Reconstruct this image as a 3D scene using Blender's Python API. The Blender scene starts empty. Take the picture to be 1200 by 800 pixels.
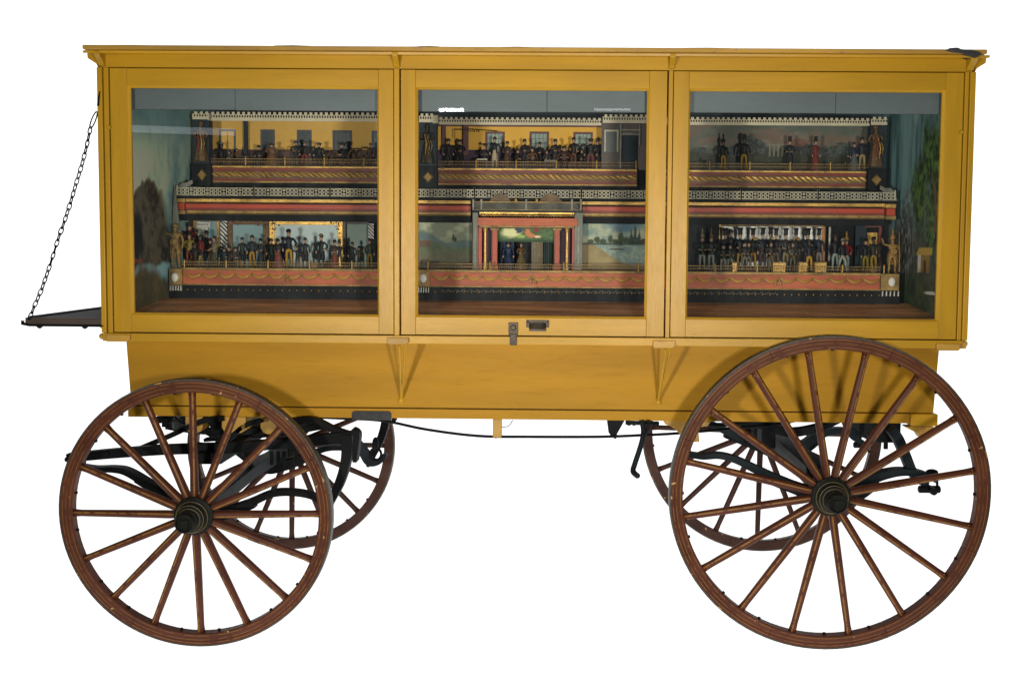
import bpy, bmesh, math, random
import numpy as np
from mathutils import Matrix, Vector
random.seed(7)
sc = bpy.context.scene
col = sc.collection

# ------------------------------------------------------------------ camera
FOC, PX, HOR, VPX, PITCH, CD, CH = 1226.0, 643.0, 289.0, 660.0, math.radians(3.6), 4.41, 1.7164
PYC = HOR + FOC * math.tan(PITCH)
YAW = math.atan((VPX - PX) / FOC * math.cos(PITCH))
cam = bpy.data.cameras.new('camera')
cam.sensor_width = 36.0
cam.lens = FOC / 1200.0 * 36.0
cam.shift_x = (600 - PX) / 1200.0
cam.shift_y = (PYC - 400) / 1200.0
cam.clip_end = 200
camo = bpy.data.objects.new('camera', cam)
col.objects.link(camo)
camo.location = (0, -CD, CH)
camo.rotation_euler = (math.pi / 2 - PITCH, 0, YAW)
sc.camera = camo

# ------------------------------------------------------------------ exposure, world
sc.view_settings.view_transform = 'Standard'
sc.view_settings.look = 'None'
sc.view_settings.exposure = 0.0
sc.view_settings.gamma = 1.0
sc.view_settings.use_curve_mapping = False
world = bpy.data.worlds.new('World')
sc.world = world
world.use_nodes = True
bg = world.node_tree.nodes['Background']
bg.inputs[0].default_value = (0.80, 0.92, 1.0, 1)
bg.inputs[1].default_value = 0.10
sc.cycles.max_bounces = 8
sc.cycles.transparent_max_bounces = 16
sc.cycles.use_denoising = True


def area(name, loc, target, sx, sy, power, color=(1, 1, 1)):
    l = bpy.data.lights.new(name, 'AREA')
    l.shape = 'RECTANGLE'
    l.size = sx
    l.size_y = sy
    l.energy = power
    l.color = color
    o = bpy.data.objects.new(name, l)
    col.objects.link(o)
    o.location = loc
    o.rotation_euler = (Vector(target) - Vector(loc)).to_track_quat('-Z', 'Y').to_euler()
    return o


# two studio flashes either side of the camera, as the twin bracket shadows show
for lx_ in (0.88, -1.45):
    fl = area('flash_lamp', (lx_, -4.6, 1.52), (-0.12, 0.2, 1.62), 0.26, 0.30, 47, (1.0, 0.965, 0.90))
    fl.data.spread = math.radians(105)
# ceiling tubes of the hall, mirrored in the panes
for (tx, tl, tp_, tw) in ((-1.85, 0.42, 2.6, 0.055), (0.81, 0.60, 0.35, 0.035)):
    area('ceiling_tube_lamp', (tx, -13.0, 3.97), (tx, 0, 2.0), tl, tw, tp_, (0.92, 0.97, 1.0))
area('ceiling_tube_lamp', (-4.9, -9.0, 3.2), (-1.5, 0, 2.0), 1.35, 0.09, 0.9, (0.85, 0.93, 1.0))

# ------------------------------------------------------------------ measuring: photograph pixel -> place at a known depth
_cp, _sp, _cy, _sy = math.cos(PITCH), math.sin(PITCH), math.cos(YAW), math.sin(YAW)
_fw = Vector((-_sy * _cp, _cy * _cp, -_sp))
_rt = Vector((_cy, _sy, 0))
_up = _rt.cross(_fw)
ROLL = 0.0078           # the cabinet leans a touch down to the right


def Wp(px, py, Y):
    d = _fw + _rt * ((px - PX) / FOC) - _up * ((py - PYC) / FOC)
    t = (Y + CD) / d.y
    return d.x * t, CH + d.z * t


def Lp(px, py, Y):
    x, z = Wp(px, py, Y)
    return x - z * ROLL + 0.0, z + x * ROLL


def lx(px, Y, py=260):
    return Lp(px, py, Y)[0]


def lz(px, py, Y):
    return Lp(px, py, Y)[1]


# ------------------------------------------------------------------ materials
def lin(r, g, b):
    f = lambda c: (c / 255 / 12.92) if c / 255 <= 0.04045 else ((c / 255 + 0.055) / 1.055) ** 2.4
    return (f(r), f(g), f(b))


class NT:
    def __init__(s, name):
        s.m = bpy.data.materials.new(name)
        s.m.use_nodes = True
        s.t = s.m.node_tree
        s.b = s.t.nodes['Principled BSDF']

    def n(s, typ, **kw):
        nd = s.t.nodes.new(typ)
        for k, v in kw.items():
            if k.startswith('i_'):
                nd.inputs[int(k[2:])].default_value = v
            else:
                setattr(nd, k, v)
        return nd

    def l(s, a, b):
        s.t.links.new(a, b)


def paint(name, c, rough=0.45, var=0.15, dirt=(0.05, 0.035, 0.02), dirt_amt=0.15, grain=(3, 3, 3), bump=0.15, spec=0.5,
          chips=0.0, chip_col=(0.45, 0.3, 0.12), metal=0.0, scale=1.0, coat=0.0):
    N = NT(name)
    tc = N.n('ShaderNodeTexCoord')
    mp = N.n('ShaderNodeMapping')
    mp.inputs['Scale'].default_value = grain
    N.l(tc.outputs['Object'], mp.inputs[0])
    n1 = N.n('ShaderNodeTexNoise')
    n1.inputs['Scale'].default_value = 1.6 * scale
    n1.inputs['Detail'].default_value = 6
    N.l(mp.outputs[0], n1.inputs['Vector'])
    n2 = N.n('ShaderNodeTexNoise')
    n2.inputs['Scale'].default_value = 14 * scale
    n2.inputs['Detail'].default_value = 8
    n2.inputs['Roughness'].default_value = 0.7
    N.l(mp.outputs[0], n2.inputs['Vector'])
    mr = N.n('ShaderNodeMapRange')
    mr.inputs['From Min'].default_value = 0.3
    mr.inputs['From Max'].default_value = 0.7
    mr.inputs['To Min'].default_value = 1 - var
    mr.inputs['To Max'].default_value = 1 + var
    N.l(n1.outputs[0], mr.inputs[0])
    vm = N.n('ShaderNodeVectorMath', operation='SCALE')
    vm.inputs[0].default_value = c
    N.l(mr.outputs[0], vm.inputs['Scale'])
    r2 = N.n('ShaderNodeMapRange')
    r2.inputs['From Min'].default_value = 0.55
    r2.inputs['From Max'].default_value = 0.8
    r2.inputs['To Max'].default_value = dirt_amt * 2.2
    N.l(n2.outputs[0], r2.inputs[0])
    mx = N.n('ShaderNodeMix', data_type='RGBA')
    mx.inputs['B'].default_value = (*dirt, 1)
    N.l(r2.outputs[0], mx.inputs['Factor'])
    N.l(vm.outputs[0], mx.inputs['A'])
    out = mx.outputs['Result']
    if chips > 0:
        n3 = N.n('ShaderNodeTexNoise')
        n3.inputs['Scale'].default_value = 22
        n3.inputs['Detail'].default_value = 5
        N.l(tc.outputs['Object'], n3.inputs['Vector'])
        r3 = N.n('ShaderNodeMapRange')
        r3.inputs['From Min'].default_value = 0.74 - chips
        r3.inputs['From Max'].default_value = 0.76 - chips
        N.l(n3.outputs[0], r3.inputs[0])
        m3 = N.n('ShaderNodeMix', data_type='RGBA')
        m3.inputs['B'].default_value = (*chip_col, 1)
        N.l(r3.outputs[0], m3.inputs['Factor'])
        N.l(out, m3.inputs['A'])
        out = m3.outputs['Result']
    N.l(out, N.b.inputs['Base Color'])
    rr = N.n('ShaderNodeMapRange')
    rr.inputs['To Min'].default_value = max(0.05, rough - 0.12)
    rr.inputs['To Max'].default_value = rough + 0.12
    N.l(n2.outputs[0], rr.inputs[0])
    N.l(rr.outputs[0], N.b.inputs['Roughness'])
    N.b.inputs['Specular IOR Level'].default_value = spec
    N.b.inputs['Metallic'].default_value = metal
    if coat:
        N.b.inputs['Coat Weight'].default_value = coat
        N.b.inputs['Coat Roughness'].default_value = 0.3
    if bump:
        bp = N.n('ShaderNodeBump')
        bp.inputs['Strength'].default_value = bump
        bp.inputs['Distance'].default_value = 0.004
        N.l(n2.outputs[0], bp.inputs['Height'])
        N.l(bp.outputs[0], N.b.inputs['Normal'])
    N.m['nt'] = 1
    return N.m


def wheel_paint(name, rims, plain_shaded=False):
    """red-brown wheel paint with thin ochre pinstripes at given radii (object space)"""
    N = NT(name)
    tc = N.n('ShaderNodeTexCoord')
    n2 = N.n('ShaderNodeTexNoise')
    n2.inputs['Scale'].default_value = 30
    n2.inputs['Detail'].default_value = 7
    N.l(tc.outputs['Object'], n2.inputs['Vector'])
    n1 = N.n('ShaderNodeTexNoise')
    n1.inputs['Scale'].default_value = 5
    N.l(tc.outputs['Object'], n1.inputs['Vector'])
    cr = N.n('ShaderNodeValToRGB')
    cr.color_ramp.elements[0].position = 0.3
    cr.color_ramp.elements[0].color = (0.056, 0.0155, 0.008, 1)
    cr.color_ramp.elements[1].position = 0.72
    cr.color_ramp.elements[1].color = (0.098, 0.030, 0.014, 1)
    N.l(n1.outputs[0], cr.inputs[0])
    if plain_shaded:  # far wheels: shade painted in as a darker brown, stripes left off
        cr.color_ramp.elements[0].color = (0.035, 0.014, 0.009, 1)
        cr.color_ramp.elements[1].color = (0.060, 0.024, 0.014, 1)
    out = cr.outputs[0]
    sx = N.n('ShaderNodeSeparateXYZ')
    N.l(tc.outputs['Object'], sx.inputs[0])

    def absdiff(sock, val, w, amt):
        a = N.n('ShaderNodeMath', operation='SUBTRACT')
        a.inputs[1].default_value = val
        N.l(sock, a.inputs[0])
        b = N.n('ShaderNodeMath', operation='ABSOLUTE')
        N.l(a.outputs[0], b.inputs[0])
        c = N.n('ShaderNodeMapRange')
        c.inputs['From Min'].default_value = w
        c.inputs['From Max'].default_value = w * 1.8
        c.inputs['To Min'].default_value = amt
        c.inputs['To Max'].default_value = 0
        N.l(b.outputs[0], c.inputs[0])
        # stripes are worn here and there
        d = N.n('ShaderNodeMapRange')
        d.inputs['From Min'].default_value = 0.36
        d.inputs['From Max'].default_value = 0.5
        N.l(n2.outputs[0], d.inputs[0])
        e = N.n('ShaderNodeMath', operation='MULTIPLY')
        N.l(c.outputs[0], e.inputs[0])
        N.l(d.outputs[0], e.inputs[1])
        return e.outputs[0]
    if rims:
        cx = N.n('ShaderNodeCombineXYZ')
        N.l(sx.outputs['X'], cx.inputs[0])
        N.l(sx.outputs['Z'], cx.inputs[2])
        ln = N.n('ShaderNodeVectorMath', operation='LENGTH')
        N.l(cx.outputs[0], ln.inputs[0])
        lines = [absdiff(ln.outputs['Value'], r, 0.0011, 0.55) for r in rims]
    else:
        lines = [absdiff(sx.outputs['X'], 0.0055, 0.0022, 0.8)]
    if plain_shaded: lines = []
    for s in lines:
        m = N.n('ShaderNodeMix', data_type='RGBA')
        m.inputs['B'].default_value = (0.26, 0.125, 0.028, 1)
        N.l(s, m.inputs['Factor'])
        N.l(out, m.inputs['A'])
        out = m.outputs['Result']
    # chips down to pale wood
    n3 = N.n('ShaderNodeTexNoise')
    n3.inputs['Scale'].default_value = 26
    n3.inputs['Detail'].default_value = 4
    N.l(tc.outputs['Object'], n3.inputs['Vector'])
    r3 = N.n('ShaderNodeMapRange')
    r3.inputs['From Min'].default_value = 0.70
    r3.inputs['From Max'].default_value = 0.73
    N.l(n3.outputs[0], r3.inputs[0])
    m = N.n('ShaderNodeMix', data_type='RGBA')
    m.inputs['B'].default_value = (0.42, 0.26, 0.10, 1)
    N.l(r3.outputs[0], m.inputs['Factor'])
    N.l(out, m.inputs['A'])
    N.l(m.outputs['Result'], N.b.inputs['Base Color'])
    N.b.inputs['Roughness'].default_value = 0.45
    N.b.inputs['Specular IOR Level'].default_value = 0.16
    bp = N.n('ShaderNodeBump')
    bp.inputs['Strength'].default_value = 0.25
    bp.inputs['Distance'].default_value = 0.003
    N.l(n2.outputs[0], bp.inputs['Height'])
    N.l(bp.outputs[0], N.b.inputs['Normal'])
    return N.m


def vcol_mat(name, rough=0.6):
    N = NT(name)
    a = N.n('ShaderNodeVertexColor')
    a.layer_name = 'paint'
    N.l(a.outputs[0], N.b.inputs['Base Color'])
    N.b.inputs['Roughness'].default_value = rough
    N.b.inputs['Specular IOR Level'].default_value = 0.3
    tc = N.n('ShaderNodeTexCoord')
    n = N.n('ShaderNodeTexNoise')
    n.inputs['Scale'].default_value = 60
    n.inputs['Detail'].default_value = 6
    N.l(tc.outputs['Object'], n.inputs['Vector'])
    bp = N.n('ShaderNodeBump')
    bp.inputs['Strength'].default_value = 0.2
    bp.inputs['Distance'].default_value = 0.002
    N.l(n.outputs[0], bp.inputs['Height'])
    N.l(bp.outputs[0], N.b.inputs['Normal'])
    return N.m


def glass_mat():
    N = NT('window_glass')
    t = N.t
    t.nodes.remove(N.b)
    out = [n for n in t.nodes if n.type == 'OUTPUT_MATERIAL'][0]
    tr = N.n('ShaderNodeBsdfTransparent')
    tr.inputs[0].default_value = (0.978, 0.986, 0.98, 1)
    gl = N.n('ShaderNodeBsdfGlossy')
    gl.inputs['Roughness'].default_value = 0.0
    tc = N.n('ShaderNodeTexCoord')
    n = N.n('ShaderNodeTexNoise')
    n.inputs['Scale'].default_value = 2.5
    N.l(tc.outputs['Object'], n.inputs['Vector'])
    bp = N.n('ShaderNodeBump')
    bp.inputs['Strength'].default_value = 0.012
    bp.inputs['Distance'].default_value = 0.01
    N.l(n.outputs[0], bp.inputs['Height'])
    fr = N.n('ShaderNodeFresnel')
    fr.inputs[0].default_value = 1.38
    mx = N.n('ShaderNodeMixShader')
    N.l(fr.outputs[0], mx.inputs[0])
    N.l(tr.outputs[0], mx.inputs[1])
    N.l(gl.outputs[0], mx.inputs[2])
    # faint dust on the old glass
    df = N.n('ShaderNodeBsdfDiffuse')
    df.inputs[0].default_value = (0.6, 0.68, 0.7, 1)
    mp = N.n('ShaderNodeMapping')
    mp.inputs['Scale'].default_value = (9, 9, 1.2)
    N.l(tc.outputs['Object'], mp.inputs[0])
    n2 = N.n('ShaderNodeTexNoise')
    n2.inputs['Scale'].default_value = 2.0
    n2.inputs['Detail'].default_value = 6
    N.l(mp.outputs[0], n2.inputs['Vector'])
    mr = N.n('ShaderNodeMapRange')
    mr.inputs['From Min'].default_value = 0.45
    mr.inputs['From Max'].default_value = 0.8
    mr.inputs['To Min'].default_value = 0.0
    mr.inputs['To Max'].default_value = 0.009
    N.l(n2.outputs[0], mr.inputs[0])
    m2 = N.n('ShaderNodeMixShader')
    N.l(mr.outputs[0], m2.inputs[0])
    N.l(mx.outputs[0], m2.inputs[1])
    N.l(df.outputs[0], m2.inputs[2])
    N.l(m2.outputs[0], out.inputs[0])
    return N.m


def emit_mat(name, c, s):
    N = NT(name)
    N.b.inputs['Base Color'].default_value = (*c, 1)
    N.b.inputs['Roughness'].default_value = 0.9
    N.b.inputs['Specular IOR Level'].default_value = 0.0
    N.b.inputs['Emission Color'].default_value = (*c, 1)
    N.b.inputs['Emission Strength'].default_value = s
    return N.m


YEL = (0.41, 0.219, 0.008)
M = {}
M['yellow'] = paint('ochre_paint', YEL, 0.38, 0.13, (0.16, 0.08, 0.02), 0.15, (0.7, 3, 6), 0.12, 0.26, chips=0.0, scale=1.6)
M['yellow_v'] = paint('ochre_paint_upright', YEL, 0.38, 0.13, (0.16, 0.08, 0.02), 0.15, (6, 3, 0.7), 0.12, 0.26, scale=1.6)
M['yellow_flat'] = paint('ochre_paint_chest', (0.355, 0.176, 0.002), 0.6, 0.14, (0.16, 0.075, 0.01), 0.2, (0.35, 2, 3), 0.08, 0.25, scale=1.8)
M['yellow_worn'] = paint('ochre_paint_worn', (0.37, 0.20, 0.018), 0.5, 0.25, (0.14, 0.07, 0.03), 0.4, (1, 2, 4), 0.3, chips=0.10, chip_col=(0.30, 0.15, 0.06))
M['bead'] = paint('ochre_bead', (0.50, 0.27, 0.012), 0.3, 0.15, (0.2, 0.1, 0.03), 0.2, (1, 1, 1), 0.1)
M['gap'] = paint('dark_joint', (0.012, 0.009, 0.006), 0.8, 0.1)
M['iron'] = paint('blackened_iron', (0.005, 0.006, 0.006), 0.6, 0.5, (0.03, 0.022, 0.016), 0.2, (1, 1, 1), 0.4, 0.08, scale=3)
M['iron_blue'] = paint('blue_black_iron', (0.009, 0.014, 0.017), 0.6, 0.4, (0.04, 0.035, 0.028), 0.25, (1, 1, 1), 0.4, 0.12, scale=3)
M['hub'] = paint('hub_black', (0.008, 0.0085, 0.007), 0.55, 0.5, (0.06, 0.045, 0.02), 0.3, (1, 1, 1), 0.5, 0.12, scale=5)
M['hubring'] = paint('hub_gilt_line', (0.12, 0.085, 0.02), 0.5, 0.4)
M['tyre'] = paint('tyre_iron', (0.03, 0.024, 0.015), 0.5, 0.4, (0.16, 0.09, 0.03), 0.5, (1, 1, 1), 0.5, scale=4, chips=0.08, chip_col=(0.28, 0.16, 0.05))
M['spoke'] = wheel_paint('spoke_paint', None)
M['spoke_plain_shaded'] = wheel_paint('shaded_inner_spoke_paint', None, True)
M['tar'] = paint('tar_paper', (0.03, 0.03, 0.03), 0.8, 0.5, (0.12, 0.11, 0.10), 0.5, (1, 1, 1), 1.0, scale=6)
M['rubber'] = paint('step_rubber', (0.03, 0.031, 0.031), 0.7, 0.3, (0.09, 0.085, 0.08), 0.5, (1, 1, 1), 1.0, scale=20)
M['glass'] = glass_mat()
M['statue_gold'] = paint('worn_statue_gilding', (0.34, 0.19, 0.05), 0.4, 0.5, (0.04, 0.025, 0.012), 1.0, (1, 1, 1), 0.6, metal=0.35, scale=14)
M['bronze'] = paint('old_bronze', (0.040, 0.028, 0.017), 0.45, 0.5, (0.16, 0.11, 0.05), 0.4, (1, 1, 1), 0.5, metal=0.5, scale=6)
M['valance'] = paint('grey_blue_paint', (0.092, 0.117, 0.122), 0.5, 0.12, (0.20, 0.22, 0.2), 0.12, (0.5, 1, 3), 0.15, scale=2)
M['black'] = paint('stage_black', (0.009, 0.010, 0.011), 0.7, 0.4, (0.04, 0.045, 0.045), 0.3, (1, 1, 1), 0.3, 0.2, scale=4)
M['blueblack'] = paint('blue_black_paint', (0.020, 0.030, 0.036), 0.6, 0.3, (0.05, 0.06, 0.06), 0.3, (1, 1, 3), 0.2, 0.2)
M['floor'] = paint('brown_red_boards', (0.72, 0.34, 0.14), 0.55, 0.55, (0.05, 0.02, 0.012), 0.45, (0.6, 3, 3), 0.3, scale=2.4, chips=0.03, chip_col=(0.30, 0.12, 0.05))
M['salmon'] = paint('salmon_frieze', (0.42, 0.094, 0.030), 0.6, 0.35, (0.14, 0.04, 0.02), 0.6, (0.5, 1, 3), 0.2, scale=4)
M['red'] = paint('red_paint', (0.42, 0.042, 0.008), 0.5, 0.2, (0.12, 0.03, 0.02), 0.3, (0.5, 1, 3), 0.2, scale=4)
M['darkred'] = paint('dark_red_paint', (0.20, 0.030, 0.016), 0.55, 0.25, (0.07, 0.02, 0.015), 0.35, (0.5, 1, 3), 0.2, scale=4)
M['gold'] = paint('gilding', (0.50, 0.29, 0.06), 0.38, 0.45, (0.07, 0.04, 0.015), 0.9, (1, 1, 1), 0.5, metal=0.35, scale=8)
M['gilt'] = paint('bright_gilding', (0.70, 0.40, 0.08), 0.33, 0.45, (0.10, 0.06, 0.02), 0.8, (1, 1, 1), 0.5, metal=0.4, scale=8)
M['oldgold'] = paint('tarnished_gilding', (0.30, 0.185, 0.05), 0.5, 0.5, (0.03, 0.02, 0.01), 0.9, (1, 1, 1), 0.6, metal=0.25, scale=10)
M['darkgold'] = paint('brown_gilding', (0.14, 0.08, 0.035), 0.5, 0.45, (0.03, 0.02, 0.01), 0.5, (1, 1, 1), 0.6, metal=0.3, scale=12)
M['ivory'] = paint('ivory_paint', (0.60, 0.52, 0.35), 0.6, 0.12, (0.22, 0.18, 0.1), 0.3, (1, 1, 1), 0.2, scale=5)
M['ivory_dim'] = paint('ivory_paint_grey', (0.48, 0.43, 0.30), 0.6, 0.2, (0.10, 0.10, 0.08), 0.4, (1, 1, 1), 0.2, scale=6)
M['wall_yel'] = paint('yellow_wallpaper', (0.66, 0.38, 0.07), 0.7, 0.12, (0.25, 0.15, 0.05), 0.15, (1, 1, 1), 0.1, scale=2)
M['wall_yel2'] = paint('warm_yellow_wall', (0.78, 0.42, 0.045), 0.7, 0.12, (0.30, 0.15, 0.05), 0.15, (1, 1, 1), 0.1, scale=2)
M['dado'] = paint('brown_dado', (0.10, 0.052, 0.040), 0.7, 0.2)
M['slate'] = paint('slate_blue_woodwork', (0.065, 0.075, 0.09), 0.6, 0.2)
M['maroon'] = paint('maroon_woodwork', (0.13, 0.04, 0.035), 0.6, 0.2)
M['pane_dim'] = paint('dim_painted_pane', (0.05, 0.062, 0.055), 0.35, 0.4, (0.12, 0.13, 0.10), 0.3, (1, 1, 1), 0.1, scale=4)
M['purple'] = paint('purple_recess', (0.05, 0.02, 0.045), 0.7, 0.2)
M['greystone'] = paint('grey_green_pillar', (0.16, 0.17, 0.13), 0.6, 0.3, (0.05, 0.05, 0.04), 0.4, (1, 1, 1), 0.3, scale=5)
M['whitewall'] = paint('white_screen', (0.92, 0.92, 0.84), 0.6, 0.05, (0.5, 0.5, 0.42), 0.1, (1, 1, 1), 0.05)
M['palewall'] = paint('pale_blue_screen', (0.46, 0.55, 0.52), 0.6, 0.10, (0.25, 0.3, 0.3), 0.15, (1, 1, 1), 0.05, scale=2)
M['tealwall'] = paint('teal_mirror', (0.17, 0.27, 0.27), 0.5, 0.25, (0.30, 0.4, 0.36), 0.2, (1, 1, 1), 0.05, scale=2)
M['greenwall'] = paint('pale_green_screen', (0.26, 0.34, 0.28), 0.6, 0.2, (0.10, 0.14, 0.13), 0.2, (1, 1, 1), 0.05, scale=2)
M['walnut'] = paint('dark_walnut', (0.055, 0.035, 0.025), 0.5, 0.3)
M['paper'] = paint('poster_paper', (0.62, 0.60, 0.50), 0.8, 0.1)
M['ink'] = paint('black_ink', (0.02, 0.018, 0.016), 0.7, 0.1)
M['orange'] = paint('orange_wood', (0.50, 0.20, 0.04), 0.5, 0.2)
M['white'] = paint('white_paint', (0.70, 0.68, 0.60), 0.5, 0.1)
M['mesh'] = paint('grey_mesh', (0.20, 0.19, 0.15), 0.5, 0.4, (0.04, 0.03, 0.02), 0.4, (1, 1, 1), 0.5, scale=12)
M['art'] = vcol_mat('painted_scenery')
M['skin'] = paint('painted_flesh', (0.36, 0.21, 0.13), 0.5, 0.1)
M['skin_dark'] = paint('brown_flesh', (0.09, 0.045, 0.025), 0.5, 0.1)
M['hair'] = paint('dark_hair', (0.02, 0.014, 0.010), 0.6, 0.2)
M['beige'] = paint('flecked_cream_cloth', (0.36, 0.30, 0.20), 0.7, 0.4, (0.10, 0.06, 0.04), 0.8, (1, 1, 1), 0.2, scale=9)
M['greencloth'] = paint('flecked_green_cloth', (0.05, 0.08, 0.065), 0.7, 0.4, (0.16, 0.12, 0.09), 0.6, (1, 1, 1), 0.2, scale=9)
M['bluecloth'] = paint('flecked_blue_cloth', (0.06, 0.09, 0.15), 0.7, 0.4, (0.20, 0.22, 0.22), 0.6, (1, 1, 1), 0.2, scale=9)
_cloth = {}


def cloth(c):
    k = tuple(c)
    if k not in _cloth:
        m = bpy.data.materials.new('painted_cloth')
        m.use_nodes = True
        N = NT.__new__(NT)
        N.m, N.t = m, m.node_tree
        N.b = m.node_tree.nodes['Principled BSDF']
        tc = N.n('ShaderNodeTexCoord')
        n = N.n('ShaderNodeTexNoise')
        n.inputs['Scale'].default_value = 9
        n.inputs['Detail'].default_value = 4
        N.l(tc.outputs['Object'], n.inputs['Vector'])
        r = N.n('ShaderNodeMapRange')
        r.inputs['To Min'].default_value = 0.5
        r.inputs['To Max'].default_value = 1.5
        N.l(n.outputs[0], r.inputs[0])
        v = N.n('ShaderNodeVectorMath', operation='SCALE')
        v.inputs[0].default_value = [q * 0.66 for q in lin(*c)]
        N.l(r.outputs[0], v.inputs['Scale'])
        N.l(v.outputs[0], N.b.inputs['Base Color'])
        N.b.inputs['Roughness'].default_value = 0.5
        N.b.inputs['Specular IOR Level'].default_value = 0.2
        _cloth[k] = m
    return _cloth[k]


# ------------------------------------------------------------------ building helpers
ROOTLOC = {}


def link(name, me, mat, parent=None, roll=True, bevel=0.0, seg=2, smooth=False):
    o = bpy.data.objects.new(name, me)
    col.objects.link(o)
    if mat is not None:
        if not me.materials:
            for m in (mat if isinstance(mat, (list, tuple)) else [mat]):
                me.materials.append(M[m] if isinstance(m, str) else m)
    if smooth:
        me.polygons.foreach_set('use_smooth', [True] * len(me.polygons))
    if parent is not None:
        o.parent = parent
        if parent.name in ROOTLOC:
            o.matrix_parent_inverse = Matrix.Translation(-Vector(ROOTLOC[parent.name]))
            if roll:
                o.rotation_euler = (0, ROLL, 0)
    if bevel:
        b = o.modifiers.new('bevel', 'BEVEL')
        b.width = bevel
        b.segments = seg
        b.limit_method = 'ANGLE'
        b.angle_limit = math.radians(40)
    return o


class MB:
    def __init__(s):
        s.v, s.f, s.mi, s.cur = [], [], [], 0

    def add(s, vs, fs):
        n = len(s.v)
        s.v += [tuple(v) for v in vs]
        s.f += [tuple(n + i for i in f) for f in fs]
        s.mi += [s.cur] * len(fs)
        return s

    def box(s, x0, x1, y0, y1, z0, z1):
        if x0 > x1: x0, x1 = x1, x0
        if y0 > y1: y0, y1 = y1, y0
        if z0 > z1: z0, z1 = z1, z0
        return s.add([(x0, y0, z0), (x1, y0, z0), (x1, y1, z0), (x0, y1, z0), (x0, y0, z1), (x1, y0, z1), (x1, y1, z1), (x0, y1, z1)],
                     [(0, 3, 2, 1), (4, 5, 6, 7), (0, 1, 5, 4), (1, 2, 6, 5), (2, 3, 7, 6), (3, 0, 4, 7)])

    def prism(s, poly, y0, y1):
        """poly: (x,z) points counter-clockwise as seen from -Y"""
        n = len(poly)
        vs = [(x, y0, z) for x, z in poly] + [(x, y1, z) for x, z in poly]
        fs = [tuple(range(n)), tuple(range(2 * n - 1, n - 1, -1))]
        fs += [(i, i + n, (i + 1) % n + n, (i + 1) % n) for i in range(n)]
        return s.add(vs, fs)

    def prof_x(s, prof, x0, x1):
        """profile in (y,z) swept along x"""
        n = len(prof)
        vs = [(x0, y, z) for y, z in prof] + [(x1, y, z) for y, z in prof]
        fs = [tuple(range(n - 1, -1, -1)), tuple(range(n, 2 * n))]
        fs += [(i, (i + 1) % n, (i + 1) % n + n, i + n) for i in range(n)]
        return s.add(vs, fs)

    def tube(s, pts, r, n=8, rx=None, closed=False):
        """r number or list; rx optional second radius (flat bars): first axis in-plane horizontal"""
        pts = [Vector(p) for p in pts]
        m = len(pts)
        rr = r if isinstance(r, (list, tuple)) else [r] * m
        ring = []
        prev = None
        for i, p in enumerate(pts):
            if closed:
                d = pts[(i + 1) % m] - pts[i - 1]
            else:
                d = pts[min(i + 1, m - 1)] - pts[max(i - 1, 0)]
            d.normalize()
            ref = Vector((0, 1, 0)) if abs(d.y) < 0.9 else Vector((0, 0, 1))
            a = d.cross(ref).normalized()
            b = a.cross(d).normalized()
            for k in range(n):
                t = 2 * math.pi * k / n
                if rx is not None:      # flat bar: rx thickness along b (Y), r along a
                    ca, sa = math.cos(t + math.pi / n), math.sin(t + math.pi / n)
                    q = 1 / max(abs(ca), abs(sa)) if n == 4 else 1
                    ring.append(p + a * (rr[i] * ca * q) + b * (rx * sa * q))
                else:
                    ring.append(p + a * (rr[i] * math.cos(t)) + b * (rr[i] * math.sin(t)))
        fs = []
        for i in range(m if closed else m - 1):
            for k in range(n):
                a0, a1 = i * n + k, i * n + (k + 1) % n
                b0, b1 = ((i + 1) % m) * n + k, ((i + 1) % m) * n + (k + 1) % n
                fs.append((a0, a1, b1, b0))
        if not closed:
            fs.append(tuple(range(n - 1, -1, -1)))
            fs.append(tuple((m - 1) * n + k for k in range(n)))
        return s.add(ring, fs)

    def lathe(s, prof, n=24, c=(0, 0, 0), axis='y'):
        """prof: (radius, along)"""
        vs, fs = [], []
        m = len(prof)
        for r, t in prof:
            for k in range(n):
                a = 2 * math.pi * k / n
                if axis == 'y':
                    vs.append((c[0] + r * math.cos(a), c[1] + t, c[2] + r * math.sin(a)))
                elif axis == 'z':
                    vs.append((c[0] + r * math.cos(a), c[1] + r * math.sin(a), c[2] + t))
                else:
                    vs.append((c[0] + t, c[1] + r * math.cos(a), c[2] + r * math.sin(a)))
        for i in range(m - 1):
            for k in range(n):
                fs.append((i * n + k, i * n + (k + 1) % n, (i + 1) * n + (k + 1) % n, (i + 1) * n + k))
        fs.append(tuple(range(n - 1, -1, -1)))
        fs.append(tuple((m - 1) * n + k for k in range(n)))
        return s.add(vs, fs)

    def ball(s, c, r, n=8, m=6, sc3=(1, 1, 1)):
        prof = [(max(1e-4, r * math.sin(math.pi * i / m)), -r * math.cos(math.pi * i / m)) for i in range(m + 1)]
        k0 = len(s.v)
        s.lathe(prof, n, (0, 0, 0), 'z')
        for i in range(k0, len(s.v)):
            x, y, z = s.v[i]
            s.v[i] = (c[0] + x * sc3[0], c[1] + y * sc3[1], c[2] + z * sc3[2])
        return s

    def mesh(s, name='mesh'):
        me = bpy.data.meshes.new(name)
        me.from_pydata(s.v, [], s.f)
        if any(s.mi):
            me.polygons.foreach_set('material_index', s.mi)
        bm = bmesh.new()
        bm.from_mesh(me)
        bmesh.ops.recalc_face_normals(bm, faces=bm.faces)
        bm.to_mesh(me)
        bm.free()
        return me

    def build(s, name, mat, parent=None, **kw):
        return link(name, s.mesh(name), mat, parent, **kw)


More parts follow.
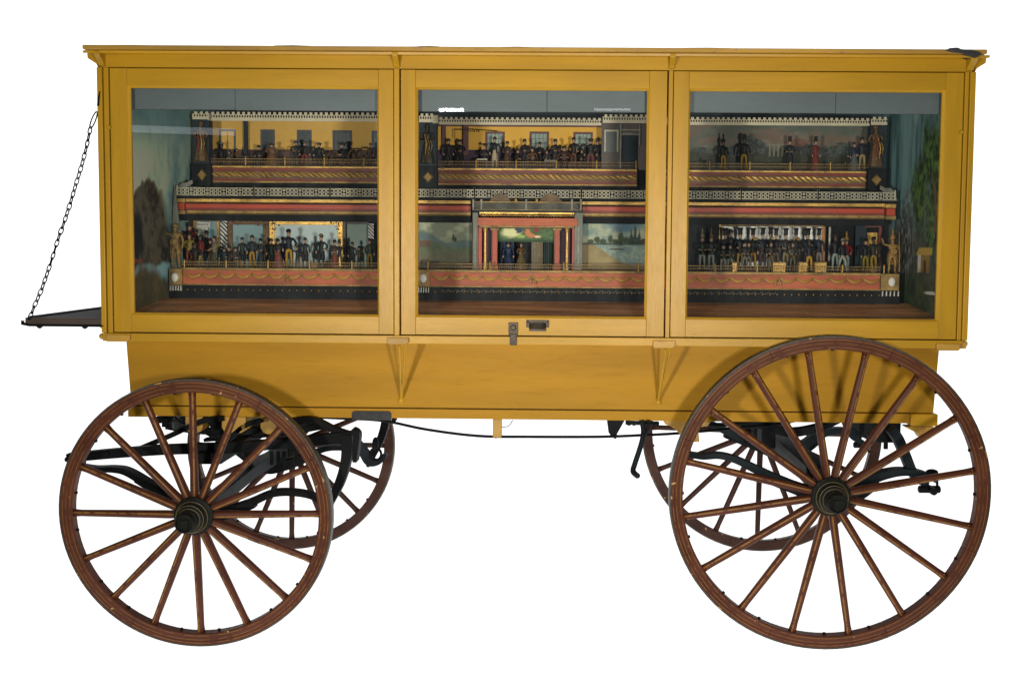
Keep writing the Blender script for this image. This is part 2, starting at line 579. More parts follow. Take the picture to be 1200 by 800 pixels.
def root(name, loc, label, cat, group=None):
    o = bpy.data.objects.new(name, None)
    col.objects.link(o)
    o.location = loc
    o.empty_display_size = 0.1
    o['label'] = label
    o['category'] = cat
    if group: o['group'] = group
    ROOTLOC[o.name] = loc
    return o


def bx(name, mat, parent, x0, x1, y0, y1, z0, z1, bevel=0.0015, **kw):
    return MB().box(x0, x1, y0, y1, z0, z1).build(name, mat, parent, bevel=bevel, **kw)


# ------------------------------------------------------------------ the white studio sweep, glowing on its own so no shadows show
def sweep():
    prof = [(-0.75, 0.0)]
    for i in range(0, 13):
        a = math.pi / 2 * i / 12
        prof.append((7.0 + 2.5 * math.sin(a), 2.5 - 2.5 * math.cos(a)))
    prof.append((9.5, 6.2))
    x0, x1 = -9.5, 9.5
    vs = [(x0, y, z - 0.001) for y, z in prof] + [(x1, y, z - 0.001) for y, z in prof]
    n = len(prof)
    me = bpy.data.meshes.new('backdrop')
    me.from_pydata(vs, [], [(i, i + n, i + n + 1, i + 1) for i in range(n - 1)])
    o = link('backdrop', me, emit_mat('glowing_white_backdrop', (0.9, 0.9, 0.9), 1.10), smooth=True)
    o['kind'] = 'structure'


sweep()

# ================================================================== THE WAGON
WG = root('show_wagon', (-0.2, 0.72, 0), 'ochre yellow horse-drawn show wagon with three glazed doors and red-brown spoked wheels', 'wagon')

# front face levels in the cabinet's own frame
Z = lambda py, px=600, Y=0.0: lz(px, py, Y)
zc_top = lz(600, 55.5, -0.08)        # roof edge top
zc_mid = lz(600, 60.5, -0.08)
zf_top = lz(600, 63, -0.01)
zf_bot = lz(600, 81.5, 0)            # frieze board bottom
z_sash_top = zf_bot - 0.004
z_pane_top = lz(620, 103, 0)
z_pane_bot = lz(620, 372.5, 0)
z_sash_bot = lz(600, 393, 0)
z_sill_bot = lz(600, 403.5, 0)
XL, XR = lx(118, 0), lx(1137, 0)
YB = 1.44                            # rear face

# roof
RX0, RX1 = lx(101, -0.08), lx(1150, -0.08)
bx('roof_board', 'yellow_worn', WG, RX0, RX1, -0.085, YB + 0.08, zc_mid, zc_top, 0.003)
mb = MB()
mb.prof_x([(-0.06, zc_mid - 0.001), (-0.058, zc_mid - 0.012), (-0.03, zf_top + 0.0), (-0.012, zf_top - 0.010), (0.02, zf_top - 0.010), (0.02, zc_mid - 0.001)],
          XL - 0.035, XR + 0.035)
mb.build('cornice_moulding', 'yellow', WG, bevel=0.001)
bx('frieze_board', 'yellow', WG, XL + 0.012, XR - 0.012, 0.0, 0.03, zf_bot, zc_mid - 0.0015)
bx('rear_wall', 'yellow', WG, XL + 0.01, XR - 0.01, YB - 0.025, YB, z_sill_bot, zc_mid - 0.002)
bx('floor_board', 'yellow_flat', WG, XL + 0.012, XR - 0.012, 0.034, YB - 0.026, z_sill_bot + 0.004, z_sill_bot + 0.03)
bx('side_wall', 'yellow', WG, XL + 0.006, XL + 0.03, 0.05, YB - 0.03, z_sill_bot + 0.031, zc_mid - 0.002)
bx('side_wall', 'yellow', WG, XR - 0.03, XR - 0.006, 0.05, YB - 0.03, z_sill_bot + 0.031, zc_mid - 0.002)
bx('sill', 'yellow', WG, XL + 0.004, XR - 0.004, -0.012, 0.033, z_sill_bot, z_sash_bot - 0.004, 0.002)
# roofing felt curling at the right-hand end
mb = MB()
pts = [(1108, 59), (1113, 56.5), (1122, 56), (1127, 58), (1136, 58.5), (1146, 60.5), (1151, 63), (1146, 67), (1141, 65), (1130, 62.5), (1118, 61.5)]
mb.prism([Lp(x, y, -0.095) for x, y in reversed(pts)], -0.098, 0.10)
mb.build('roofing_felt', 'tar', WG, bevel=0.002)
for (a, b, h) in ((322, 372, 0.005), (487, 521, 0.005), (584, 628, 0.004), (795, 858, 0.004), (120, 200, 0.003)):
    xa, xb = lx(a, -0.05), lx(b, -0.05)
    mb = MB()
    mb.prism([(xa, zc_top - 0.004), (xb, zc_top - 0.004), (xb - 0.02, zc_top + h * .6), ((xa + xb) / 2, zc_top + h), (xa + 0.01, zc_top + h * 0.7)], -0.07, 0.3)
    mb.build('roof_covering', 'tar', WG)

# posts: corner and intermediate, with a rebate groove
def post(pa, pb, corner=None):
    x0, x1 = lx(pa, 0), lx(pb, 0)
    p = bx('post', 'yellow_v', WG, x0, x1, -0.010, 0.04, z_sash_bot - 0.003, zf_bot - 0.0015, 0.002)
    return p


bx('corner_post', 'yellow_v', WG, XL, lx(124, 0), -0.014, 0.05, z_sash_bot - 0.003, zf_bot - 0.0015, 0.003)
bx('corner_post', 'yellow_v', WG, lx(125, 0), lx(130.6, 0), -0.007, 0.05, z_sash_bot - 0.003, zf_bot - 0.0015, 0.002)
post(462.2, 468.4)
post(781.2, 786.2)
bx('corner_post', 'yellow_v', WG, lx(1130.5, 0), XR, -0.014, 0.05, z_sash_bot - 0.003, zf_bot - 0.0015, 0.003)
bx('corner_post', 'yellow_v', WG, lx(1125.2, 0), lx(1129.8, 0), -0.007, 0.05, z_sash_bot - 0.003, zf_bot - 0.0015, 0.002)
bx('door_rebate', 'gap', WG, XL + 0.02, XR - 0.02, 0.042, 0.052, z_sash_bot - 0.02, z_pane_bot - 0.02, 0)
# small pins and eyelets on the corner posts
for (a, b) in ((127.5, 149), (1126.5, 155)):
    x, z = Lp(a, b, -0.01)
    MB().lathe([(0.007, -0.008), (0.009, -0.004), (0.009, 0.004)], 10, (x, -0.008, z)).build('pin', 'yellow_v', WG)

# corbels under the roof
def corbel(px0, px1, yd=0.062, tip=0.012, side=0):
    x0, x1 = lx(px0, -0.03), lx(px1, -0.03)
    za, zb = zc_mid - 0.002, zf_bot + 0.004
    # side profile in (y,z)
    mb = MB()
    w = (x1 - x0)
    prof = [(-yd, za), (-yd, za - 0.014), (-yd + 0.012, za - 0.022), (-0.022, zb + 0.012), (-0.014, zb), (0.0, zb), (0.0, za)]
    mb.prof_x(prof, x0 + (w * 0.1), x1 - (w * 0.1))
    mb.build('corbel', 'yellow_v', WG, bevel=0.002)
    mb = MB()


corbel(116, 124.5)
corbel(460, 468.5)
corbel(781, 789)
corbel(1128, 1138)
for sx_, xe in ((-1, XL), (1, XR)):
    mb = MB()
    za, zb = zc_mid - 0.002, zf_bot - 0.0
    poly = [(xe, za), (xe + sx_ * 0.045, za), (xe + sx_ * 0.043, za - 0.02), (xe + sx_ * 0.008, zb + 0.015), (xe, zb)]
    if sx_ < 0: poly = poly[::-1]
    mb.prism(poly, 0.0, 0.05)
    mb.build('corbel', 'yellow_v', WG, bevel=0.002)

# glazed doors
def door(pa, pb, wa, wb, mid=False):
    """pa,pb outer pixel x; wa,wb pane pixel x"""
    x0, x1, w0, w1 = lx(pa, 0), lx(pb, 0), lx(wa, 0), lx(wb, 0)
    d = bpy.data.objects.new('glazed_door', None)
    col.objects.link(d)
    d.parent = WG
    d.matrix_parent_inverse = Matrix.Translation(-Vector(ROOTLOC[WG.name]))
    d.rotation_euler = (0, ROLL, 0)
    yf, yb = -0.002, 0.036
    bx('stile', 'yellow_v', d, x0, w0, yf, yb, z_sash_bot, z_sash_top, 0.0015, roll=False)
    bx('stile', 'yellow_v', d, w1, x1, yf, yb, z_sash_bot, z_sash_top, 0.0015, roll=False)
    bx('rail', 'yellow', d, w0 + 0.0006, w1 - 0.0006, yf + 0.0006, yb - 0.001, z_pane_top, z_sash_top - 0.0006, 0.0012, roll=False)
    bx('rail', 'yellow', d, w0 + 0.0006, w1 - 0.0006, yf + 0.0006, yb - 0.001, z_sash_bot + 0.0006, z_pane_bot, 0.0012, roll=False)
    # bevelled inner bead
    b = 0.008
    mb = MB()
    for (a, c, e, f) in ((w0, z_pane_bot, w1, z_pane_bot), (w1, z_pane_bot, w1, z_pane_top), (w1, z_pane_top, w0, z_pane_top), (w0, z_pane_top, w0, z_pane_bot)):
        cx, cz = (w0 + w1) / 2, (z_pane_bot + z_pane_top) / 2
        ia = (a + math.copysign(b, cx - a), c + math.copysign(b, cz - c))
        ie = (e + math.copysign(b, cx - e), f + math.copysign(b, cz - f))
        mb.add([(a, 0.001, c), (e, 0.001, f), (ie[0], 0.016, ie[1]), (ia[0], 0.016, ia[1]), (a, 0.03, c), (e, 0.03, f), (ie[0], 0.03, ie[1]), (ia[0], 0.03, ia[1])],
               [(0, 1, 2, 3), (4, 7, 6, 5), (3, 2, 6, 7), (0, 4, 5, 1)])
    mb.build('bead', 'bead', d, roll=False)
    MB().box(w0 + 0.004, w1 - 0.004, 0.018, 0.021, z_pane_bot + 0.004, z_pane_top - 0.004).build('pane', 'glass', d, roll=False)
    return d


door(131.8, 461.2, 151.5, 444, False)
d2 = door(470.0, 779.6, 487, 759)
door(787.2, 1124.2, 805, 1103.5)

# hasp and cup pull under the middle pane
mb = MB()
x0, x1 = lx(596, -0.005, 390), lx(607, -0.005, 390)
mb.box(x0, x1, -0.009, -0.003, lz(601, 392, 0), lz(601, 377.5, 0))
mb.box(x0 + 0.006, x1 - 0.004, -0.020, -0.0125, lz(601, 404, 0), lz(601, 391, 0))
mb.lathe([(0.010, -0.014), (0.012, -0.01), (0.012, 0.0)], 14, ((x0 + x1) / 2, -0.008, lz(601, 383.5, 0)))
mb.build('hasp', 'bronze', WG, bevel=0.0015)
mb = MB()
cx, cz = Lp(630, 381.5, -0.01)
mb.box(cx - 0.048, cx + 0.048, -0.0065, -0.003, cz - 0.008, cz + 0.024)
mb.box(cx - 0.036, cx + 0.036, -0.0068, -0.0031, cz - 0.024, cz - 0.008)
n = 12
prof = []
for i in range(n + 1):
    a = math.pi * i / n
    prof.append((cx - 0.036 * math.cos(a), -0.006 - 0.026 * math.sin(a)))
vs = [(x, y * 0.6 - 0.003, cz + 0.012) for x, y in prof] + [(x, y, cz - 0.014) for x, y in prof] + [(x * 0.96 + cx * 0.04, y * .85 - 0.001, cz - 0.014) for x, y in prof]
fs = [(i, i + 1, i + n + 2, i + n + 1) for i in range(n)] + [(n + 1 + i, n + 2 + i, 2 * n + 3 + i, 2 * n + 2 + i) for i in range(n)] + [tuple(range(n, -1, -1))]
mb.add(vs, fs)
for sx_ in (-1, 1):
    mb.ball((cx + sx_ * 0.042, -0.008, cz + 0.016), 0.004)
mb.build('cup_pull', 'bronze', WG, bevel=0.0008)

# corner pads below and the two bracket pads with iron stays
def pad(pa, pb, ya, yb, Y=-0.03, nm='corner_pad'):
    x0, z1 = Lp(pa, ya, Y)
    x1, z0 = Lp(pb, yb, Y)
    c = 0.010
    mb = MB()
    mb.prism([(x0, z1), (x0, z0 + 0.004), (x0 + 0.004, z0), (x1 - c, z0), (x1, z0 + c), (x1, z1)], Y, 0.30)
    return mb.build(nm, 'yellow_worn', WG, bevel=0.002)


pad(124, 152, 392, 400.5)
pad(1098, 1126, 402.5, 411, )
mb = MB()
x, z = Lp(1129, 402.5, 0)
mb.lathe([(0.008, -0.02), (0.014, -0.012), (0.014, 0.03)], 14, (x, 0, z))
mb.build('end_knob', 'yellow_worn', WG)
mb = MB()
x, z = Lp(120.5, 382, 0)
mb.lathe([(0.006, -0.01), (0.010, 0), (0.010, 0.03)], 12, (x - 0.004, 0, z))
mb.build('end_knob', 'yellow_worn', WG)
mb = MB()
x, z = Lp(120.5, 394, 0)
mb.lathe([(0.006, -0.01), (0.013, 0), (0.013, 0.03)], 12, (x - 0.004, 0, z))
mb.build('end_knob', 'yellow_worn', WG)
YC = 0.29                          # chest front
for pa, pb, ya, yb, bpx, bpy_ in ((453.5, 478.5, 395.5, 403.5, 470.5, 468.5), (765.5, 791, 399, 408, 771, 470.5)):
    pad(pa, pb, ya, yb, -0.03, 'bracket_pad')
    xc, zc = Lp((pa + pb) / 2 + 3, yb + 1, 0.0)
    xb, zb = Lp(bpx, bpy_, YC - 0.004)
    mb = MB()
    mb.tube([(xc - 0.004, -0.002, zc - 0.0), (xc - 0.004, 0.01, zc - 0.02), (xb, YC - 0.012, zb + 0.004)], 0.006, 8)
    mb.tube([(xc + 0.018, 0.02, zc + 0.003), (xc + 0.016, 0.03, zc - 0.02), (xb + 0.002, YC - 0.012, zb + 0.004)], 0.005, 8)
    mb.lathe([(0.008, -0.022), (0.012, -0.016), (0.012, -0.008), (0.017, -0.006), (0.017, 0.003)], 12, (xb, YC, zb))
    mb.build('iron_stay', 'yellow_v', WG, smooth=False)

# chest below
cx0, cz1 = Lp(150, 402, YC)
cx1 = Lp(1099.5, 412, YC)[0]
cx0 -= 0.010
cx1 += 0.006
zg = lz(600, 479.5, YC)            # groove
zb_ = lz(600, 491, YC)
ztop = z_sill_bot - 0.001
tp = 0.022
YR = 1.15


def chest_board(nm, za, zb2, y0, y1, mat='yellow_flat', x0=None, x1=None, bev=0.002):
    """board with raked ends; za lower, zb2 upper"""
    k = lambda z: tp * (ztop - z) / (ztop - zb_)
    a0, a1 = (cx0 if x0 is None else x0), (cx1 if x1 is None else x1)
    mb = MB().prism([(a0 + k(za), za), (a1 - k(za), za), (a1 - k(zb2), zb2), (a0 + k(zb2), zb2)], y0, y1)
    return mb.build(nm, mat, WG, bevel=bev)


zj = lz(1000, 474.5, YC)
chest_board('chest_panel', zg + 0.003, ztop - 0.002, YC, YC + 0.022)
chest_board('chest_backing', zb_ + 0.010, ztop - 0.003, YC + 0.024, YC + 0.03, 'gap', cx0 + 0.01, cx1 - 0.01)
chest_board('chest_strip', zb_, zg - 0.0015, YC - 0.006, YC + 0.022)
chest_board('chest_panel', zb_ + 0.004, ztop - 0.002, YR - 0.022, YR)
for s_, xe in ((1, cx0), (-1, cx1)):
    k2 = tp
    a = xe + s_ * 0.001
    poly = [(a, ztop - 0.003), (a + s_ * k2, zb_ + 0.003), (a + s_ * (k2 + 0.02), zb_ + 0.003), (a + s_ * 0.02, ztop - 0.003)]
    if s_ < 0: poly = poly[::-1]
    MB().prism(poly, YC + 0.031, YR - 0.023).build('chest_end', 'yellow_flat', WG, bevel=0.002)
bx('chest_bottom', 'gap', WG, cx0 + 0.05, cx1 - 0.05, YC + 0.024, YR - 0.024, zb_ - 0.002, zb_ + 0.012)
# front strip end-blocks and rear block with scrolled foot
x0, z1 = Lp(1067, 484.5, YC - 0.02)
x1, z0 = Lp(1098, 499, YC - 0.02)
bx('end_block', 'yellow', WG, x0, x1, YC - 0.03, YC + 0.05, z0, z1, 0.004)
mb = MB()
P_ = [(1072, 499.5), (1094, 499.5), (1093, 504), (1088, 512), (1084, 515.5), (1079, 513), (1075, 507), (1066, 503), (1060, 499.5)]
mb.prism([Lp(a, b, YC) for a, b in reversed(P_)], YC - 0.008, YC + 0.06)
mb.build('end_scroll', 'yellow_worn', WG, bevel=0.003)
x0, z1 = Lp(151, 475.5, YC)
x1, z0 = Lp(180, 488, YC)
bx('end_block', 'yellow_flat', WG, x0, x1, YC - 0.012, YC - 0.0065, z0, z1, 0.002)
# rear scrolled bearer behind the big wheel
mb = MB()
P_ = [(776, 491), (832, 493), (829, 498), (820, 499.5), (818, 506), (819, 516.5), (808, 517), (800, 511), (792, 503), (786, 498.5), (779, 496)]
mb.prism([Lp(a, b, YC + 0.02) for a, b in reversed(P_)], YC - 0.002, YC + 0.06)
mb.build('bearer', 'yellow_worn', WG, bevel=0.003)
# rounded ends of the cross bearers at the front
for (a, b, c) in ((222, 242, 505), (264, 292, 505), (309, 327, 506)):
    mb = MB()
    x0, z0 = Lp(a, c, YC + 0.05)
    x1, z1 = Lp(b, 487, YC + 0.05)
    z1 = zb_ - 0.001
    r = (z1 - z0) * 0.35
    mb.prism([(x0, z1), (x0, z0 + r), (x0 + r * .4, z0 + r * .3), (x0 + r, z0), (x1 - r, z0), (x1 - r * .3, z0 + r * .4), (x1, z0 + r), (x1, z1)], YC - 0.004, YR - 0.05)
    mb.build('cross_bearer', 'yellow_worn', WG, bevel=0.005)

# fold-down footboard hung on a chain at the left end
def footboard():
    xA, zA = Lp(30, 374.5, 0.0)
    xB = XL + 0.01
    z0 = lz(80, 379.0, 0.0)
    zt = lz(80, 372.0, 0.0)
    fb = bpy.data.objects.new('footboard', None)
    col.objects.link(fb)
    fb.parent = WG
    fb.matrix_parent_inverse = Matrix.Translation(-Vector(ROOTLOC[WG.name]))
    fb.rotation_euler = (0, ROLL, 0)
    bx('board', 'iron_blue', fb, xA + 0.035, xB, 0.02, 1.30, z0 + 0.006, zt - 0.002, 0.003, roll=False)
    bx('edge_strip', 'walnut', fb, xA, xB, -0.006, 0.0195, z0 - 0.006, zt - 0.001, 0.004, roll=False)
    bx('edge_strip', 'iron_blue', fb, xA, xA + 0.034, 0.02, 1.32, z0 + 0.001, zt + 0.004, 0.004, roll=False)
    mb = MB()
    mb.tube([(xA - 0.006, -0.01, z0 + 0.012), (xA - 0.008, -0.012, z0 + 0.0), (xA + 0.02, -0.01, z0 - 0.008), (xB, -0.01, z0 - 0.008)], [0.008, 0.008, 0.005, 0.005], 8)
    for p in (47, 100):
        x = lx(p, 0, 380)
        mb.lathe([(0.012, -0.014), (0.012, -0.004), (0.006, -0.002)][::1], 8, (x, -0.004, z0 - 0.004), 'z')
        mb.tube([(x, -0.004, z0 - 0.008), (x, -0.004, z0 - 0.022)], 0.006, 8)
    mb.build('rod', 'iron', fb, roll=False)
    return xA, z0


footboard()


def chain():
    ch = bpy.data.objects.new('chain', None)
    col.objects.link(ch)
    ch.parent = WG
    ch.matrix_parent_inverse = Matrix.Translation(-Vector(ROOTLOC[WG.name]))
    pix = [(113.5, 131), (106, 150), (101.5, 172), (95.5, 195), (89, 216), (82.5, 238), (76, 258), (68.5, 279), (62, 300), (55.5, 320), (48, 341), (41, 357), (35, 372)]
    P3 = [Vector((Wp(a, b, -0.01)[0], -0.01, Wp(a, b, -0.01)[1])) for a, b in pix]
    # long hook at the top
    mb = MB()
    x, z = Wp(116, 116, -0.01)
    mb.tube([(x + 0.006, -0.01, z + 0.03), (x, -0.014, z), (x - 0.003, -0.014, z - 0.03)], 0.005, 6)
    h = mb.build('hook', 'iron', ch)
    dist = [0]
    for a, b in zip(P3, P3[1:]): dist.append(dist[-1] + (b - a).length)

    def at(s):
        for i in range(len(P3) - 1):
            if s <= dist[i + 1]:
                t = (s - dist[i]) / (dist[i + 1] - dist[i])
                return P3[i].lerp(P3[i + 1], t), (P3[i + 1] - P3[i]).normalized()
        return P3[-1], (P3[-1] - P3[-2]).normalized()

    def linkmesh(L, w, r):
        pts = []
        for k in range(16):
            a = 2 * math.pi * k / 16
            x = w * math.cos(a)
            zz = L / 2 * math.sin(a)
            pts.append((x, 0.0, zz))
        return MB().tube(pts, r, 6, closed=True).mesh('link')
    big = linkmesh(0.076, 0.015, 0.0027)
    sm = linkmesh(0.036, 0.0084, 0.0026)
    for m_ in (big, sm):
        m_.polygons.foreach_set('use_smooth', [True] * len(m_.polygons))
        m_.materials.append(M['iron'])
    s = 0.0
    i = 0
    while s < dist[-1]:
        L = 0.076 if i == 0 else 0.036
        p, d = at(min(s + L / 2, dist[-1]))
        o = bpy.data.objects.new('link', big if i == 0 else sm)
        col.objects.link(o)
        o.parent = ch
        q = d.to_track_quat('Z', 'Y').to_matrix().to_4x4()
        tw = Matrix.Rotation(math.radians((35 if i % 2 else -50) + random.uniform(-14, 14)), 4, 'Z')
        # the chain Empty sits at the wagon origin with identity world transform
        o.matrix_local = Matrix.Translation(p) @ q @ tw
        s += L - 0.0085
        i += 1


chain()

# ------------------------------------------------------------------ wheels
def wheel(X, Yc, R, phase, far=False, nseg=8, camber=2.6):
    w = bpy.data.objects.new('wheel', None)
    col.objects.link(w)
    w.parent = WG
    w.matrix_parent_inverse = Matrix.Translation(-Vector(ROOTLOC[WG.name]))
    rot = Matrix.Rotation(math.radians(180 if far else 0), 4, 'Z')
    cam_ = Matrix.Rotation(math.radians(camber), 4, 'X')      # top leans outward
    w.matrix_basis = Matrix.Translation((X, Yc, R * math.cos(math.radians(camber)) + 0.0005)) @ rot @ cam_
    rt = R - 0.0075
    ri = R - 0.058
    hw = 0.022
    mat_rim = wheel_paint('shaded_inner_rim_paint' if far else 'rim_paint', (R - 0.016, R - 0.030, R - 0.048), far)
    # tyre
    mb = MB()
    n = 96
    prof = [(rt, -hw - 0.001), (R - 0.001, -hw - 0.001), (R, -hw + 0.004), (R, hw - 0.004), (R - 0.001, hw), (rt, hw)]
    vs, fs = [], []
    m = len(prof)
    for i in range(n):
        a = 2 * math.pi * i / n
        for r, y in prof:
            vs.append((r * math.cos(a), y, r * math.sin(a)))
    for i in range(n):
        for k in range(m):
            fs.append((i * m + k, i * m + (k + 1) % m, ((i + 1) % n) * m + (k + 1) % m, ((i + 1) % n) * m + k))
    mb.add(vs, fs)
    mb.build('tyre', 'tyre', w)
    # felloes with hairline joints
    e = 0.0035
    prof = [(rt - 0.0003, -hw), (rt - 0.0003, hw), (ri + e, hw), (ri, hw - e), (ri, -hw + e), (ri + e, -hw), (rt - 0.022, -hw - 0.0005), (rt - 0.020, -hw + 0.0012), (rt - 0.016, -hw + 0.0012), (rt - 0.014, -hw - 0.0005)]
    m = len(prof)
    for sgm in range(nseg):
        a0 = 2 * math.pi * (sgm + 0.31) / nseg + phase + 0.0012
        a1 = a0 + 2 * math.pi / nseg - 0.0024
        q = 13
        vs, fs = [], []
        for i in range(q):
            a = a0 + (a1 - a0) * i / (q - 1)
            for r, y in prof:
                vs.append((r * math.cos(a), y, r * math.sin(a)))
        for i in range(q - 1):
            for k in range(m):
                fs.append((i * m + k, i * m + (k + 1) % m, (i + 1) * m + (k + 1) % m, (i + 1) * m + k))
        fs.append(tuple(range(m)))
        fs.append(tuple((q - 1) * m + k for k in range(m)))
        MB().add(vs, fs).build('felloe', mat_rim, w)
    # rim bolts seen on the inner edge
    mb = MB()
    for k in range(16):
        for dd in (0.5,):
            a = phase + 2 * math.pi * (k + dd) / 16 + (0.03 if k % 2 else -0.05)
            r0, r1 = ri - 0.007, ri + 0.003
            c, s_ = math.cos(a), math.sin(a)
            mb.tube([(r1 * c, 0.004, r1 * s_), (r0 * c, 0.004, r0 * s_)], 0.007, 6)
    mb.build('rim_bolts', 'iron', w)['kind'] = 'stuff'
    # spokes: one mesh, 16 objects
    L0, L1 = 0.055, ri + 0.003
    prof = []
    q = 12
    segs = [(0.00, 0.0130, 0.020), (0.05, 0.0145, 0.021), (0.09, 0.0165, 0.022), (0.14, 0.0170, 0.021), (0.25, 0.0165, 0.019), (0.45, 0.0160, 0.0175), (0.7, 0.0150, 0.016), (0.93, 0.0140, 0.0145), (1.0, 0.0165, 0.016)]
    vs, fs = [], []
    for t, wx, wy in segs:
        z = L0 + (L1 - L0) * t
        dish = 0.018 * (1 - t)
        for k in range(q):
            a = 2 * math.pi * k / q
            ca, sa = math.cos(a), math.sin(a)
            sx_ = math.copysign(abs(ca) ** 0.85, ca)
            sy_ = math.copysign(abs(sa) ** 0.85, sa)
            vs.append((wx * sx_, wy * sy_ - dish, z))
    for i in range(len(segs) - 1):
        for k in range(q):
            fs.append((i * q + k, i * q + (k + 1) % q, (i + 1) * q + (k + 1) % q, (i + 1) * q + k))
    fs.append(tuple(range(q)))
    fs.append(tuple((len(segs) - 1) * q + k for k in range(q)))
    me = MB().add(vs, fs).mesh('spoke')
    me.materials.append(M['spoke_plain_shaded' if far else 'spoke'])
    me.polygons.foreach_set('use_smooth', [True] * len(me.polygons))
    for k in range(16):
        o = bpy.data.objects.new('spoke', me)
        col.objects.link(o)
        o.parent = w
        o.rotation_euler = (0, -(phase + 2 * math.pi * k / 16) + math.pi / 2, 0)
    # hub
    mb = MB()
    H = 36
    mb.lathe([(0.055, 0.11), (0.062, 0.10), (0.066, 0.03), (0.066, -0.032), (0.081, -0.033), (0.084, -0.036), (0.083, -0.044), (0.074, -0.049),
              (0.069, -0.052), (0.067, -0.062), (0.061, -0.068), (0.058, -0.090), (0.054, -0.096), (0.048, -0.099), (0.046, -0.120), (0.042, -0.124)], H)
    mb.build('hub', 'hub', w, smooth=False, bevel=0.001)
    mb = MB()
    mb.lathe([(0.040, -0.122), (0.042, -0.125), (0.0415, -0.150), (0.038, -0.156), (0.033, -0.156), (0.031, -0.146), (0.012, -0.145)], 28)
    mb.box(-0.016, 0.016, -0.154, -0.1445, -0.016, 0.016)
    mb.build('axle_cap', 'hub', w, bevel=0.001)
    mb = MB()
    for r, y in ((0.0585, -0.0885), (0.0478, -0.101), (0.0675, -0.0625)):
        mb.tube([(r * math.cos(2 * math.pi * k / 40), y, r * math.sin(2 * math.pi * k / 40)) for k in range(40)], 0.0013, 5, closed=True)
    mb.build('hub_rings', 'hubring', w)['kind'] = 'stuff'
    mb = MB()
    for k in range(8):
        a = 2 * math.pi * k / 8 + 0.2
        mb.ball((0.076 * math.cos(a), -0.047, 0.076 * math.sin(a)), 0.0045, 6, 4)
    mb.build('hub_bolts', 'hub', w)['kind'] = 'stuff'
    return w


RF, RR = 0.583, 0.675
XF, XRr = -1.562, 1.122
T_ = 1.47
wheel(XF, -0.03, RF, math.pi / 2)
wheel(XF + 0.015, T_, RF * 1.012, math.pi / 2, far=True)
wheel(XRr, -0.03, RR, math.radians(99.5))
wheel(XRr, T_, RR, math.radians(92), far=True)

# ------------------------------------------------------------------ undercarriage (stands level, does not lean with the cabinet)
def wp(px, py, Y):
    x, z = Wp(px, py, Y)
    return (x, Y, z)


def smoothp(pts, n=6):
    out = []
    P = [Vector(p) for p in pts]
    for i in range(len(P) - 1):
        p0, p1, p2, p3 = P[max(i - 1, 0)], P[i], P[i + 1], P[min(i + 2, len(P) - 1)]
        for k in range(n):
            t = k / n
            out.append(0.5 * ((2 * p1) + (-p0 + p2) * t + (2 * p0 - 5 * p1 + 4 * p2 - p3) * t * t + (-p0 + 3 * p1 - 3 * p2 + p3) * t ** 3))
    out.append(P[-1])
    return out


def bar(nm, pix, Y, r, ry, mat='iron', n=4, mir=True, sm=True, bevel=0.002):
    """flat bar through measured points at depth Y, with its twin on the far side"""
    res = []
    base = [wp(a, b, Y) for a, b in pix]
    for yy in ((Y, 2 * 0.72 - Y) if mir else (Y,)):
        pts = [(p[0], yy, p[2]) for p in base]
        if sm: pts = smoothp(pts)
        rr = r
        if isinstance(r, (list, tuple)):
            k = (len(pts) - 1) / (len(r) - 1)
            rr = []
            for i in range(len(pts)):
                t = i / k
                j = min(int(t), len(r) - 2)
                rr.append(r[j] + (r[j + 1] - r[j]) * (t - j))
        mb = MB().tube(pts, rr, n, rx=ry)
        res.append(mb.build(nm, mat, WG, roll=False, bevel=bevel))
    return res


YS = 0.20
# axles
for X, R in ((XF, RF), (XRr, RR)):
    mb = MB()
    mb.tube([(X, 0.05, R), (X, 0.14, R), (X, 0.72, R + 0.015), (X, 1.30, R), (X, 1.39, R)], [0.022, 0.034, 0.034, 0.034, 0.022], 4, rx=0.030)
    mb.build('axle', 'iron_blue', WG, roll=False, bevel=0.003)
# front springs: long side springs dipping to the axle
bar('leaf_spring', [(93, 546), (112, 549), (135, 549), (152, 553), (180, 570), (205, 585), (231, 600), (262, 599), (290, 590), (318, 578), (340, 576), (362, 579), (379, 586)],
    YS, [0.011, 0.012, 0.013, 0.015, 0.018, 0.022, 0.026, 0.022, 0.018, 0.015, 0.013, 0.012, 0.011], 0.028)
bar('leaf_spring', [(160, 562), (190, 580), (231, 607), (262, 606), (300, 592)], YS, [0.006, 0.010, 0.016, 0.010, 0.006], 0.026)
# side bars of the front gear
bar('side_bar', [(80, 536), (130, 531), (200, 526), (270, 524), (340, 518), (412, 511)], YS, [0.020, 0.021, 0.022, 0.023, 0.023, 0.025], 0.020, 'iron')
bar('spring_clip', [(93, 533), (93, 546)], YS, 0.020, 0.026, sm=False)
for (a, b) in ((103, 532), (128, 530), (81, 537)):
    for yy in (YS - 0.02, 1.44 - YS + 0.02):
        x, _, z = wp(a, b, YS)
        MB().ball((x, yy, z), 0.012).build('bolt', 'iron', WG, roll=False)
